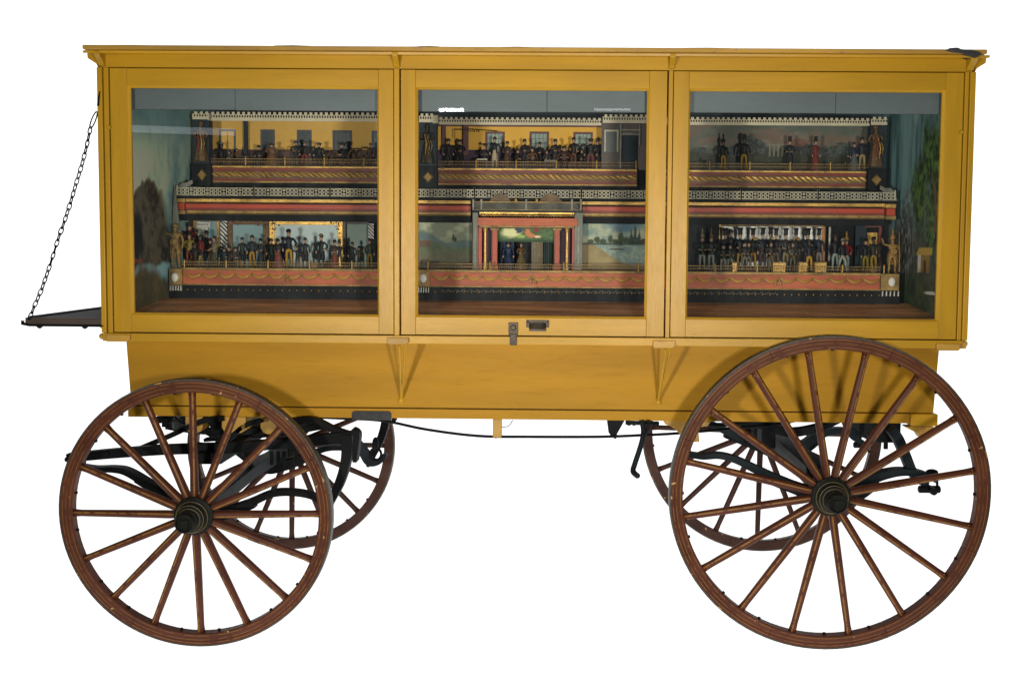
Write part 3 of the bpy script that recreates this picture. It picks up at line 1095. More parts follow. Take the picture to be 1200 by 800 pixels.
# drop hanger at the back of the front gear
bar('spring_hanger', [(407, 508), (407, 530), (404, 548), (398, 566), (390, 582), (383, 597)], YS, [0.024, 0.022, 0.021, 0.020, 0.018, 0.014], 0.028, 'iron')
bar('clamp', [(413, 503), (419, 508), (418, 522), (417, 540)], YS - 0.015, [0.010, 0.014, 0.013, 0.009], 0.034, 'iron')
for yy in (YS, 1.44 - YS):
    mb = MB()
    for (a, b) in ((380, 587), (383, 599)):
        x, _, z = wp(a, b, YS)
        mb.lathe([(0.009, -0.05), (0.012, -0.046), (0.012, 0.046), (0.009, 0.05)], 12, (x, yy, z))
    mb2 = [(wp(a, b, YS)[0], yy, wp(a, b, YS)[2]) for a, b in ((380, 587), (390, 592), (383, 599), (375, 594))]
    mb.tube(mb2, 0.006, 6, closed=True)
    mb.build('shackle', 'iron', WG, roll=False)
# diagonal struts and turntable
bar('strut', [(160, 527), (200, 510), (238, 493), (262, 490)], YS + 0.06, 0.012, 0.016, 'iron')
bar('strut', [(262, 521), (275, 508), (290, 497), (316, 490)], YS + 0.10, 0.012, 0.014, 'iron')
mb = MB()
zc = Wp(320, 503, 0.72)[1]
mb.tube([(XF + 0.34 * math.cos(2 * math.pi * k / 40), 0.72 + 0.34 * math.sin(2 * math.pi * k / 40), zc + 0.05) for k in range(40)], 0.014, 4, rx=0.02, closed=True)
mb.build('turntable_ring', 'iron', WG, roll=False)
mb = MB()
mb.box(XF - 0.06, XF + 0.06, 0.12, 1.32, zc - 0.05, zc + 0.0)
mb.build('bolster', 'iron', WG, roll=False, bevel=0.006)
mb = MB()
mb.box(XF - 0.05, XF + 0.06, 0.30, 1.14, zc + 0.07, zb_ + 0.0)
mb.build('bolster', 'iron', WG, roll=False, bevel=0.006)
mb = MB()
mb.lathe([(0.02, -0.20), (0.02, 0.10)], 12, (XF, 0.72, zc), 'z')
mb.lathe([(0.035, -0.13), (0.035, -0.07), (0.05, -0.06), (0.05, 0.0)], 12, (XF, 0.72, zc), 'z')
mb.build('kingpin', 'iron', WG, roll=False)
bar('cross_spring', [(250, 497), (300, 503), (345, 500), (372, 496), (408, 508)], 0.42, [0.008, 0.012, 0.013, 0.011, 0.008], 0.03)
bar('cross_spring', [(240, 515), (285, 510), (330, 507), (380, 500)], 0.60, [0.008, 0.014, 0.014, 0.008], 0.02, mir=False)
bar('strut', [(330, 494), (365, 491), (392, 503), (408, 508)], YS + 0.03, [0.008, 0.012, 0.014, 0.012], 0.022)
bar('strut', [(205, 488), (212, 495), (224, 497)], YS + 0.16, 0.006, 0.006, n=6)
bar('strut', [(228, 495), (226, 515), (229, 545), (238, 575)], 0.62, 0.009, 0.012, mir=False)
# middle bolts under the gear
for a in (318, 326, 333, 347):
    x, _, z = wp(a, 541, 0.40)
    MB().tube([(x, 0.40, z - 0.012), (x, 0.40, z + 0.05)], 0.010, 6).build('bolt', 'iron', WG, roll=False)
# cast hook on the inside with ring
bar('drag_hook', [(420, 517), (427, 530), (433, 540), (442, 541), (449, 536), (452, 531)], 1.12, [0.012, 0.026, 0.024, 0.016, 0.014, 0.010], 0.02, 'iron_blue', mir=False)
mb = MB()
x, _, z = wp(441, 531, 1.12)
mb.tube([(x + 0.030 * math.cos(a), 1.10, z + 0.032 * math.sin(a)) for a in [2 * math.pi * k / 18 for k in range(18)]], 0.007, 6, closed=True)
mb.ball((x, 1.10, z + 0.055), 0.022, 10, 8, (0.85, 1, 1.7))
mb.build('shackle', 'iron', WG, roll=False)

# rear springs
bar('leaf_spring', [(803, 531), (822, 534), (842, 533), (862, 538), (885, 549), (910, 561), (940, 573), (972, 580), (1003, 573), (1022, 560), (1045, 553), (1064, 552), (1082, 555), (1096, 562)],
    YS, [0.010, 0.012, 0.013, 0.015, 0.018, 0.021, 0.024, 0.026, 0.024, 0.021, 0.018, 0.015, 0.013, 0.011], 0.028, 'iron_blue')
bar('leaf_spring', [(890, 560), (930, 575), (972, 590), (1005, 583), (1030, 565)], YS, [0.006, 0.010, 0.018, 0.010, 0.006], 0.026)
bar('spring_clip', [(806, 510), (806, 530)], YS + 0.03, 0.012, 0.02, sm=False)
bar('spring_hanger', [(1044, 502), (1052, 514), (1060, 532), (1067, 549), (1074, 560), (1086, 567)], YS + 0.02, [0.022, 0.022, 0.021, 0.020, 0.018, 0.012], 0.024, 'iron_blue')
for yy in (YS, 1.44 - YS):
    mb = MB()
    x, _, z = wp(1090, 573, YS)
    for k in (-1, 1):
        mb.lathe([(0.010, -0.022), (0.016, -0.02), (0.016, 0.02), (0.010, 0.022)], 12, (x + k * 0.0, yy + k * 0.03, z))
    mb.lathe([(0.012, -0.052), (0.017, -0.048), (0.017, 0.040), (0.012, 0.044)], 12, (x, yy, z), 'x')
    x2, _, z2 = wp(1092, 553, YS)
    mb.ball((x2, yy, z2), 0.018, 10, 8, (1.6, 1, 0.8))
    mb.tube([(x2 - 0.02, yy, z2), (x2 - 0.02, yy, z)], 0.006, 6)
    mb.tube([(x2 + 0.022, yy, z2), (x2 + 0.026, yy, z)], 0.006, 6)
    mb.build('shackle', 'iron', WG, roll=False)
mb = MB()
zr = Wp(960, 500, 0.5)[1]
mb.box(XRr - 0.05, XRr + 0.05, 0.16, 1.28, RR + 0.034, RR + 0.08)
mb.build('bolster', 'iron', WG, roll=False, bevel=0.006)
bar('cross_spring', [(860, 494), (890, 497), (925, 506), (960, 500), (985, 490)], 0.55, [0.012, 0.018, 0.020, 0.016, 0.012], 0.03)
bar('strut', [(828, 497), (870, 497), (910, 492)], 0.5, 0.008, 0.012, mir=False)
mb = MB()
x, _, z = wp(898, 512, 0.72)
mb.box(x - 0.035, x + 0.035, 0.66, 0.78, z - 0.05, z + 0.12)
mb.build('axle_block', 'iron', WG, roll=False, bevel=0.008)
bx('bolster', 'iron', WG, lx(1030, 0.4), lx(1058, 0.4), 0.34, 1.1, lz(1040, 516, 0.4), zb_ - 0.003, 0.006)
for (a, b) in ((1038, 522), (1010, 505)):
    x, _, z = wp(a, b, 0.42)
    MB().tube([(x, 0.42, z - 0.015), (x, 0.42, z + 0.09)], 0.011, 6).build('bolt', 'iron', WG, roll=False)
bar('strut', [(982, 487), (996, 497), (1012, 506), (1024, 513)], 0.95, [0.010, 0.014, 0.016, 0.010], 0.02, 'iron_blue', mir=False)

# reach rod along the belly
mb = MB()
mb.tube(smoothp([wp(330, 487, 0.33), wp(400, 490, 0.33), wp(450, 493, 0.33), wp(500, 503, 0.33), wp(560, 510.5, 0.33), wp(620, 511.5, 0.33), wp(700, 511.5, 0.33), wp(745, 510, 0.33), wp(800, 507, 0.34), (Wp(905, 498, 0.4)[0], 0.45, Wp(905, 498, 0.45)[1])]), 0.0065, 8)
mb.build('reach_rod', 'iron', WG, roll=False, smooth=True)
# yellow hanger block with a nail, wire loop
x0, z1 = Lp(577.5, 491, YC)
x1, z0 = Lp(587.5, 512.5, YC)
bx('rod_hanger', 'yellow_worn', WG, x0, x1, YC + 0.001, YC + 0.05, z0, zb_ - 0.001, 0.002)
mb = MB()
mb.tube([((x0 + x1) / 2, YC + 0.03, z0 + 0.01), ((x0 + x1) / 2, YC + 0.03, z0 - 0.008)], [0.005, 0.002], 6)
mb.tube(smoothp([wp(588, 500, YC + .03), wp(596, 499, YC + .03), wp(601, 492, YC + .03)]), 0.002, 5)
mb.build('wire', 'iron', WG, roll=False)
# black gusset
mb = MB()
P_ = [(711, 491), (732, 492), (723, 508), (722, 514), (717, 512), (713, 506)]
mb.prism([Lp(a, b, YC + .05) for a, b in reversed(P_)], YC + 0.04, YC + 0.06)
mb.build('gusset', 'iron', WG, bevel=0.002)
# brake lever
mb = MB()
mb.tube(smoothp([wp(752, 492, 0.25), wp(754, 503, 0.24), wp(753, 514, 0.22), wp(749, 528, 0.20), wp(744, 543, 0.18), wp(742, 552, 0.16), wp(748, 558, 0.12)]), [0.012] * 30 + [0.013] * 6 + [0.010], 8)
mb.tube(smoothp([wp(760, 492, 0.27), wp(759, 503, 0.25), wp(753, 512, 0.235)]), 0.008, 6)
mb.tube([wp(733, 495, 0.3), wp(772, 496, 0.3)], 0.010, 8)
mb.build('brake_lever', 'iron_blue', WG, roll=False, smooth=True)
for a in (737, 743, 766, 770):
    x, _, z = wp(a, 496, 0.3)
    MB().ball((x, 0.3, z), 0.011, 6, 5).build('bolt', 'iron', WG, roll=False)
# rubber step pad
mb = MB()
x0, z1 = Lp(412.5, 481, YC - 0.01)
x1, z0 = Lp(458.5, 492, YC - 0.01)
r = 0.012
mb.prism([(x0, z0), (x1, z0), (x1, z1 - r), (x1 - r * .3, z1 - r * .3), (x1 - r, z1), (x0 + r, z1), (x0 + r * .3, z1 - r * .3), (x0, z1 - r)], YC - 0.016, YC - 0.008)
mb.build('step_pad', 'rubber', WG, bevel=0.002)

# ================================================================== THE MINIATURE THEATRE INSIDE
TH = root('miniature_theatre', (-0.15, 0.75, z_sill_bot + 0.03), 'two-tiered miniature theatre with red and gilt galleries inside the glazed case', 'model theatre')
TH.rotation_euler = (0, 0, 0)
YSF, YCO, YUP, YUB, YLB = 0.62, 0.76, 0.93, 1.14, 0.96      # stage front, cornice, upper front, upper back, lower back
XIL, XIR = XL + 0.031, XR - 0.031


def sb(nm, mat, pa, pb, ya, yb, Y, dep, ref=None, bevel=0.001, parent=None, pyx=260):
    """box between photograph columns pa..pb and rows ya (top)..yb measured at depth Y"""
    ref = (pa + pb) / 2 if ref is None else ref
    x0, x1 = lx(pa, Y, pyx), lx(pb, Y, pyx)
    return bx(nm, mat, parent or TH, x0, x1, Y, Y + dep, lz(ref, yb, Y), lz(ref, ya, Y), bevel, roll=parent is None)


# lining of the case
bx('lining', 'blueblack', TH, XIL, XIR, 1.395, 1.41, z_sill_bot + 0.032, zc_mid - 0.004, 0)
bx('lining', 'blueblack', TH, XIL, XIR, 0.04, 1.39, zc_mid - 0.018, zc_mid - 0.004, 0)
# valance boards behind the top of the panes
zv0, zv1 = lz(620, 131, 0.07), zc_mid - 0.02
va = [lx(p, 0.07) for p in (120, 277, 470, 640, 790, 976, 1140)]
va[0], va[-1] = XIL + 0.001, XIR - 0.001
for a, b in zip(va, va[1:]):
    bx('valance_board', 'valance', TH, a + 0.0008, b - 0.0008, 0.07, 0.085, zv0 + random.uniform(-.002, .002), zv1, 0.001)
# sloping floor of painted boards
fx = [XIL + 0.001, lx(330, .3), lx(560, .3), lx(770, .3), lx(950, .3), XIR - 0.001]
zA, zB = lz(600, 376, 0.05), lz(600, 352, YSF)
for a, b in zip(fx, fx[1:]):
    mb = MB()
    mb.prof_x([(0.045, zA - 0.012), (YSF + 0.05, zB - 0.012), (YSF + 0.05, zB), (0.045, zA)], a + 0.0006, b - 0.0006)
    mb.build('floor_board', 'floor', TH, bevel=0.0008)

# ---------------------------------------------------------------- painted scenery
def vnoise(u, v, seed, oct=4):
    rs = np.random.RandomState(seed)
    out = np.zeros_like(u)
    amp, tot = 1.0, 0
    f = 1
    for o in range(oct):
        g = rs.rand(int(64), int(64))
        x, y = (u * f) % 63, (v * f) % 63
        i, j = x.astype(int), y.astype(int)
        fx_, fy_ = x - i, y - j
        fx_, fy_ = fx_ * fx_ * (3 - 2 * fx_), fy_ * fy_ * (3 - 2 * fy_)
        i2, j2 = (i + 1) % 64, (j + 1) % 64
        out += amp * ((g[i, j] * (1 - fx_) + g[i2, j] * fx_) * (1 - fy_) + (g[i, j2] * (1 - fx_) + g[i2, j2] * fx_) * fy_)
        tot += amp
        amp *= 0.55
        f *= 2
    return out / tot


def C(*c): return np.array(lin(*c))


def mix(a, b, t):
    t = np.clip(t, 0, 1)[..., None]
    return a * (1 - t) + b * t


def sst(e0, e1, x):
    t = np.clip((x - e0) / (e1 - e0), 0, 1)
    return t * t * (3 - 2 * t)


def painting(nm, c4, fn, nu, nv, thick=0.006, roll=True, gain=1.0):
    """c4: lower-left, lower-right, upper-right, upper-left corners; fn(u,v)->rgb"""
    u, v = np.meshgrid(np.linspace(0, 1, nu), np.linspace(0, 1, nv))
    a, b, c, d = [np.array(p) for p in c4]
    P = (a[None, None] * ((1 - u) * (1 - v))[..., None] + b * (u * (1 - v))[..., None] + c * (u * v)[..., None] + d * ((1 - u) * v)[..., None])
    colr = fn(u, v) * gain
    idx = np.arange(nu * nv).reshape(nv, nu)
    fs = np.stack([idx[:-1, :-1], idx[:-1, 1:], idx[1:, 1:], idx[1:, :-1]], -1).reshape(-1, 4)
    me = bpy.data.meshes.new(nm)
    me.from_pydata(P.reshape(-1, 3).tolist(), [], fs.tolist())
    ca = me.color_attributes.new('paint', 'FLOAT_COLOR', 'POINT')
    rgba = np.ones((nu * nv, 4), 'f')
    rgba[:, :3] = np.clip(colr.reshape(-1, 3), 0.004, 0.9)
    ca.data.foreach_set('color', rgba.ravel())
    o = link(nm, me, 'art', TH, roll=roll)
    s = o.modifiers.new('solid', 'SOLIDIFY')
    s.thickness = thick
    s.offset = -1
    return o


def blob(u, v, cu, cv, ru, rv, edge=0.25, n=None):
    d = np.sqrt(((u - cu) / ru) ** 2 + ((v - cv) / rv) ** 2)
    if n is not None: d = d + (n - 0.5) * 0.8
    return 1 - sst(1 - edge, 1 + edge, d)


def left_wall(u, v):      # u: 0 front .. 1 back
    n = vnoise(u * 9, v * 9, 1)
    n2 = vnoise(u * 26, v * 5, 2)
    n3 = vnoise(u * 40, v * 40, 3)
    base = mix(C(66, 98, 106), C(98, 130, 132), n * 1.4)
    cream = sst(.30, .48, v) * (1 - sst(.62, .84, v)) * sst(.25, .60, vnoise(u * 7, v * 2.2, 4) * .7 + n * .4)
    base = mix(base, C(158, 176, 148), cream * .95)
    base = mix(base, C(70, 98, 100), sst(.50, .95, vnoise(u * 16, v * 2.5, 5)) * .45)
    base = mix(base, C(118, 156, 162), (1 - sst(.26, .34, v)) * .95)             # water
    base = mix(base, C(150, 178, 178), (1 - sst(.02, .05, abs(v - .27))) * n)
    rock = (v > .20) & (v < .56 + 0 * u)
    prof = .60 - abs(u - .26) * .55 + (n - .5) * .10
    r = sst(.0, .015, prof - v) * sst(.175, .20, v + (n - .5) * .04) * (1 - sst(.50, .62, u + (v - .3) * .55))
    r = r * sst(.02, .08, u + .08 * 0 + .06)
    base = mix(base, mix(C(26, 25, 20), C(78, 74, 62), sst(.32, .72, n3 * .6 + n * .5)), r)
    base = mix(base, C(120, 112, 84), r * (1 - sst(.0, .03, prof - v)) * .6)
    sh = blob(u, v, .02, .30, .17, .12, .2, n)
    base = mix(base, C(18, 24, 30), sh)
    base = mix(base, C(110, 50, 34), (1 - sst(.004, .010, abs(v - .205))) * (1 - sst(.1, .2, u)))
    fg = 1 - sst(.10, .17, v - .05 * np.sin(u * 9) - (n - .5) * .12 - .05 * u)
    base = mix(base, mix(C(34, 42, 30), C(96, 84, 56), n3 * 1.1 * n + .1), fg)
    spire = sst(.0, .01, (.10 + .55 * (1 - abs(u - .80) * 9)) - v) * (abs(u - .80) < .09) * sst(.2, .3, v)
    return base


def right_wall(u, v):     # u: 0 back .. 1 front
    n = vnoise(u * 9, v * 9, 11)
    n2 = vnoise(u * 22, v * 3, 12)
    n3 = vnoise(u * 44, v * 44, 13)
    base = mix(C(38, 62, 66), C(84, 112, 112), sst(.3, .75, n2))
    base = mix(base, C(120, 142, 136), blob(u, v, .52, .93, .06, .09, .5) * .6)
    low = 1 - sst(.30, .48, v + (n - .5) * .1)
    base = mix(base, mix(C(30, 36, 34), C(74, 76, 68), n3 * n * 2), low)
    fol = np.maximum(blob(u, v, .86, .66, .22, .15, .3, n), blob(u, v, .62, .52, .14, .17, .3, n))
    fol = np.maximum(fol, blob(u, v, .92, .45, .18, .20, .3, n))
    fol = np.maximum(fol, blob(u, v, .70, .73, .05, .12, .3, n))
    base = mix(base, mix(C(22, 40, 24), C(72, 100, 44), sst(.35, .8, n3)), fol)
    base = mix(base, C(88, 62, 34), (1 - sst(.008, .02, abs(u - .84 + .06 * np.sin(v * 11)))) * (v > .35) * (v < .6) * .8)
    rk = blob(u, v, .40, .32, .16, .20, .3, n)
    base = mix(base, mix(C(40, 38, 36), C(96, 100, 98), sst(.4, .7, n3)), rk * .8)
    hs = (abs(u - .72) < .10) & (v > .18) & (v < .26)
    base = mix(base, C(112, 92, 44), hs.astype(float) * .9)
    hw_ = (abs(u - .645) < .03) & (v > .18) & (v < .26)
    base = mix(base, C(176, 172, 150), hw_.astype(float))
    hr = (v > .255) & (v < .255 + .034 * np.clip((u - .58) / .06, 0, 1)) & (u > .58) & (u < .86)
    base = mix(base, C(142, 118, 50), hr.astype(float))
    dr = (abs(u - .74) < .02) & (v > .18) & (v < .235)
    base = mix(base, C(60, 30, 20), dr.astype(float))
    fg = 1 - sst(.12, .22, v + (n - .5) * .12)
    base = mix(base, mix(C(22, 34, 28), C(58, 66, 44), n3 * n * 2.2), fg)
    base = mix(base, C(170, 176, 164), blob(u, v, .86, .095, .10, .006, .4))
    return base


def lake_left(u, v):
    n = vnoise(u * 10, v * 10, 21)
    n3 = vnoise(u * 40, v * 30, 22)
    b = mix(C(128, 134, 112), C(168, 170, 140), sst(.4, .7, vnoise(u * 5, v * 9, 23)))
    h1 = .74 - .18 * sst(0, .6, u) + .03 * np.sin(u * 9) + (n - .5) * .05
    b = mix(b, C(82, 102, 104), sst(0, .05, h1 - v) * .85)
    h2 = .52 + .07 * np.sin(u * 5 + 1) + (n - .5) * .06
    b = mix(b, mix(C(112, 116, 82), C(76, 92, 70), n), sst(0, .08, h2 - v))
    b = mix(b, mix(C(120, 114, 84), C(84, 84, 66), n3), sst(0, .05, .36 - v + (n - .5) * .12))
    b = mix(b, C(60, 42, 30), sst(0, .03, .14 + .07 * np.sin(u * 7) - v + (n - .5) * .14) * .7)
    hs = (u > .04) & (u < .24) & (v > .42) & (v < .52)
    b = mix(b, C(96, 66, 50), hs * .7)
    b = mix(b, C(112, 66, 48), ((u > .04) & (u < .24) & (v > .50) & (v < .54)) * .8)
    b = mix(b, C(40, 58, 42), (blob(u, v, .66, .60, .02, .07) + blob(u, v, .70, .57, .02, .05)))
    return b


def lake_right(u, v):
    n = vnoise(u * 10, v * 10, 31)
    n3 = vnoise(u * 44, v * 36, 32)
    b = mix(C(124, 146, 138), C(176, 178, 148), sst(.35, .65, vnoise(u * 6, v * 7, 33)))
    b = mix(b, C(74, 108, 132), blob(u, v, .62, .86, .2, .14, .5, n) * .8)
    sand = 1 - sst(.0, .05, v - (.52 - .42 * sst(.0, .75, u)) )
    wat = (v < .52)
    b = mix(b, mix(C(96, 122, 126), C(160, 172, 152), n3 * n * 2.2), wat.astype(float))
    b = mix(b, mix(C(168, 150, 104), C(132, 112, 76), n), sand * wat)
    b = mix(b, C(104, 84, 56), (1 - sst(0, .16, v)) * .8)
    for (cu, cv, ru, rv) in ((.12, .545, .05, .04), (.22, .58, .045, .06), (.31, .555, .05, .05), (.42, .60, .04, .08), (.50, .56, .06, .05), (.58, .62, .05, .13), (.66, .58, .05, .06)):
        b = mix(b, mix(C(34, 52, 36), C(84, 92, 62), n3), blob(u, v, cu, cv, ru, rv, .25, n))
    for (cu, hgt) in ((.74, .30), (.80, .36), (.86, .26)):
        t = (abs(u - cu) < .045 * (1 - (v - .52) / hgt) + (n3 - .5) * .04) & (v > .5) & (v < .52 + hgt)
        b = mix(b, C(32, 48, 38), t * .9)
    b = mix(b, C(44, 56, 46), (1 - sst(.01, .03, abs(v - .51))) * .8)
    b = mix(b, C(84, 58, 42), blob(u, v, .95, .57, .07, .05))
    b = mix(b, C(60, 54, 44), blob(u, v, .52, .41, .12, .012))
    return b


def mountains(u, v):
    n = vnoise(u * 16, v * 5, 41)
    n2 = vnoise(u * 30, v * 12, 42)
    n3 = vnoise(u * 90, v * 26, 43)
    b = mix(C(78, 90, 80), C(104, 106, 92), n)
    cl = sst(.48, .62, vnoise(u * 9, v * 4, 44)) * sst(.40, .6, v)
    b = mix(b, C(138, 98, 80), cl * .4)
    b = mix(b, C(128, 134, 116), sst(.5, .7, vnoise(u * 12, v * 5, 46)) * .4)
    cl2 = sst(.0, .2, u - .45) * (1 - sst(.05, .2, abs(v - .62)))
    b = mix(b, C(150, 102, 80), cl2 * n * .6)
    h = .45 + .33 * np.maximum(0, 1 - abs(u - .43) * 9) + .20 * np.maximum(0, 1 - abs(u - .66) * 10) + .16 * np.maximum(0, 1 - abs(u - .86) * 9) + .1 * np.maximum(0, 1 - abs(u - .1) * 8) + (n2 - .5) * .12
    b = mix(b, mix(C(46, 56, 58), C(88, 92, 82), sst(.3, .7, n3)), sst(0, .04, h - v))
    b = mix(b, C(120, 76, 60), blob(u, v, .65, .58, .05, .08, .3, n2) * .8)
    g = .36 + .05 * np.sin(u * 14) + (n2 - .5) * .1
    b = mix(b, mix(C(40, 46, 36), C(72, 74, 56), n3), sst(0, .05, g - v))
    for cu in (.52, .54, .56, .58):
        b = mix(b, C(140, 134, 112), ((abs(u - cu) < .004) & (v > .28) & (v < .52)) * .8)
    b = mix(b, C(132, 128, 108), ((abs(u - .55) < .045) & (abs(v - .53) < .02)) * .7)
    return b


def lying_scene(u, v):
    n = vnoise(u * 14, v * 8, 51)
    n3 = vnoise(u * 30, v * 16, 52)
    b = mix(C(36, 62, 38), C(92, 120, 70), n)
    b = mix(b, C(206, 204, 150), blob(u, v, .24, .62, .16, .30, .4, n))
    b = mix(b, C(46, 62, 84), blob(u, v, .38, .80, .06, .22, .3, n3))
    b = mix(b, C(186, 116, 72), np.maximum(blob(u, v, .53, .62, .05, .24, .3, n3), blob(u, v, .58, .44, .07, .15, .3, n3)))
    b = mix(b, C(138, 40, 36), blob(u, v, .68, .84, .045, .18, .3, n3))
    b = mix(b, C(228, 190, 150), blob(u, v, .70, .36, .06, .07, .2, n))
    b = mix(b, C(146, 170, 86), blob(u, v, .42, .36, .08, .10, .3, n))
    b = mix(b, C(34, 58, 34), (1 - sst(.10, .2, v)) * .9)
    return b


# side walls run from the glass to behind the galleries
yw0, yw1 = 0.09, 1.385
zw0, zw1 = z_sill_bot + 0.034, zc_mid - 0.02
# wall seen range: u 0..1 over depth; keep detail where it shows
painting('scenery_panel', [(XIL + .002, yw0, zw0), (XIL + .002, yw1, zw0), (XIL + .002, yw1, zw1), (XIL + .002, yw0, zw1)],
         lambda u, v: left_wall(np.clip((u - .1) * 1.5, 0, 1.3), (v - .07) / .93), 260, 260, gain=2.5)
painting('scenery_panel', [(XIR - .002, yw1, zw0), (XIR - .002, yw0, zw0), (XIR - .002, yw0, zw1), (XIR - .002, yw1, zw1)],
         lambda u, v: right_wall(np.clip((u - .28) * 1.65, -.2, 1.3), (v - .07) / .93), 240, 240, gain=2.8)
# cut-out church spire beside the left end
mb = MB()
P_ = [(201.5, 330), (212, 330), (212, 272), (210, 262), (206, 228), (204.5, 216), (203.5, 228), (202, 262), (201.5, 274)]
mb.prism([Lp(a, b, 0.69) for a, b in P_], 0.69, 0.70)
mb.build('cut_out_spire', 'greystone', TH, bevel=0.001)
# scenery flats filling behind the ends of the galleries
painting('scenery_flat', [(lx(120, 1.2), 1.2, zw0), (lx(236, 1.2), 1.2, zw0), (lx(236, 1.2), 1.2, zw1), (lx(120, 1.2), 1.2, zw1)],
         lambda u, v: mix(C(70, 100, 102), C(168, 166, 136), sst(.35, .7, vnoise(u * 16, v * 4, 61)) * (1 - v * .4)), 40, 90, gain=2.0)
painting('scenery_flat', [(lx(1030, 1.2), 1.2, zw0), (lx(1110, 1.2), 1.2, zw0), (lx(1110, 1.2), 1.2, zw1), (lx(1030, 1.2), 1.2, zw1)],
         lambda u, v: mix(mix(C(34, 54, 56), C(84, 110, 110), sst(.3, .75, vnoise(u * 14, v * 4, 62))), C(34, 40, 36), 1 - sst(.3, .5, v)), 40, 90)

# ---------------------------------------------------------------- lower stage
sb('stage_base', 'black', 198, 1057, 335, 353, YSF + 0.012, 0.02, ref=600)
sb('stage_floor', 'walnut', 198, 1057, 317.6, 319.6, YSF, YLB - YSF + .1, ref=600)
sb('frieze', 'salmon', 212.5, 490, 318.6, 336.0, YSF + 0.004, 0.02, ref=600)
sb('frieze', 'salmon', 504, 1033, 318.6, 336.0, YSF + 0.004, 0.02, ref=600)
sb('moulding', 'oldgold', 211, 1034, 316.6, 319.4, YSF - 0.006, 0.018, ref=600)
sb('moulding', 'oldgold', 211, 1034, 335.4, 337.0, YSF - 0.003, 0.014, ref=600)


def stuff(o):
    o['kind'] = 'stuff'
    return o


# medallion blocks with teeth
for (a, b) in ((197, 212.5), (489, 503.5), (1034.5, 1056)):
    r_ = (a + b) / 2
    k = (r_ - 600) * .0078
    sb('medallion_block', 'oldgold', a, b, 317.4 + k - (0), 337 + k, YSF - 0.012, 0.05, ref=r_, bevel=.002)
    x, z = Lp(r_, 327 + k + (1.2 if r_ < 300 else 0), YSF - 0.014)
    mb = MB()
    mb.lathe([(0.0175, 0.0), (0.0165, -0.003), (0.012, -0.006), (0.004, -0.0075)], 20, (0, 0, 0))
    mb.v = [(x + vx * .92, YSF - 0.012 + vy, z + vz * 1.25) for vx, vy, vz in mb.v]
    mb.build('medallion', 'white', TH, smooth=False)
    mb = MB()
    for q in range(5):
        xx = lx(a + 1.2 + (b - a - 3.0) * q / 4, YSF)
        w = 0.0042
        z0_ = lz(r_, 343.5 + k, YSF)
        z1_ = lz(r_, 337.6 + k, YSF)
        mb.prism([(xx, z0_), (xx + w, z0_), (xx + w, z1_), (xx + w * .4, z1_)], YSF - 0.006, YSF + 0.006)
    stuff(mb.build('teeth', 'white', TH))
# swags
sw_w = lx(620, YSF) - lx(600.4, YSF)


def swag_mesh():
    mb = MB()
    w = sw_w * 0.5
    for off, rr in ((-0.001, 0.0042), (0.0052, 0.0020)):
        pts = [(w * t * .94, 0, -0.018 * (1 - t * t) + off) for t in [-1 + 2 * i / 10 for i in range(11)]]
        rad = [rr * (0.45 + 0.75 * (1 - abs(p[0] / w) ** 2)) for p in pts]
        mb.tube(pts, rad, 5)
    mb.ball((-w, -0.001, 0.0005), 0.0046, 6, 4)
    return mb.mesh('swag')


swm = swag_mesh()
swm.materials.append(M['gold'])
swd = MB().tube([(sw_w * .47 * t, 0, -0.018 * (1 - t * t)) for t in [-1 + 2 * i / 10 for i in range(11)]], .0028, 5).mesh('swag_outline')
swd.materials.append(M['ink'])
zs = lz(600, 324.2, YSF)
for seg_ in ((216, 489), (507, 1033)):
    xa, xb = lx(seg_[0], YSF), lx(seg_[1], YSF)
    n_ = int(round((xb - xa) / sw_w))
    for i in range(n_):
        o = link('swag', swm, None, TH)
        o.matrix_basis = Matrix.Rotation(ROLL, 4, 'Y') @ Matrix.Translation((xa + (xb - xa) * (i + .5) / n_, YSF + 0.001, zs + .003))
        o = link('swag_outline', swd, None, TH)
        o.matrix_basis = Matrix.Rotation(ROLL, 4, 'Y') @ Matrix.Translation((xa + (xb - xa) * (i + .5) / n_, YSF + 0.0025, zs - .0015))
for p in (337, 625, 912):
    x, z = Lp(p, 330 + (p - 600) * .0078, YSF)
    mb = MB()
    for k in (-1, 1):
        mb.tube([(x + k * .002, YSF + .001, z + .022), (x + k * .010, YSF, z + .006), (x + k * .014, YSF, z - .010), (x + k * .008, YSF, z - .008)], [.003, .006, .006, .003], 5)
    mb.build('tassel', 'oldgold', TH)
# studs along the skirt
mb = MB()
zz = lz(600, 342.5, YSF + .012)
for i in range(96):
    x = lx(219 + i * 8.56, YSF + .012)
    if x > lx(1034, YSF): break
    mb.ball((x, YSF + .010, zz), .0036, 5, 4, (.8, 1, 1.3))
stuff(mb.build('studs', 'gold', TH))
mb = MB()
for i in range(56):
    x = lx(522 + i * 8.56, YSF + .012)
    if x > lx(915, YSF): break
    mb.tube([(x + .0145 * math.cos(a), YSF + .010, zz + .012 - .010 * math.sin(a)) for a in [math.pi * k / 6 for k in range(7)]], .0014, 4)
stuff(mb.build('scallop_edging', 'mesh', TH))


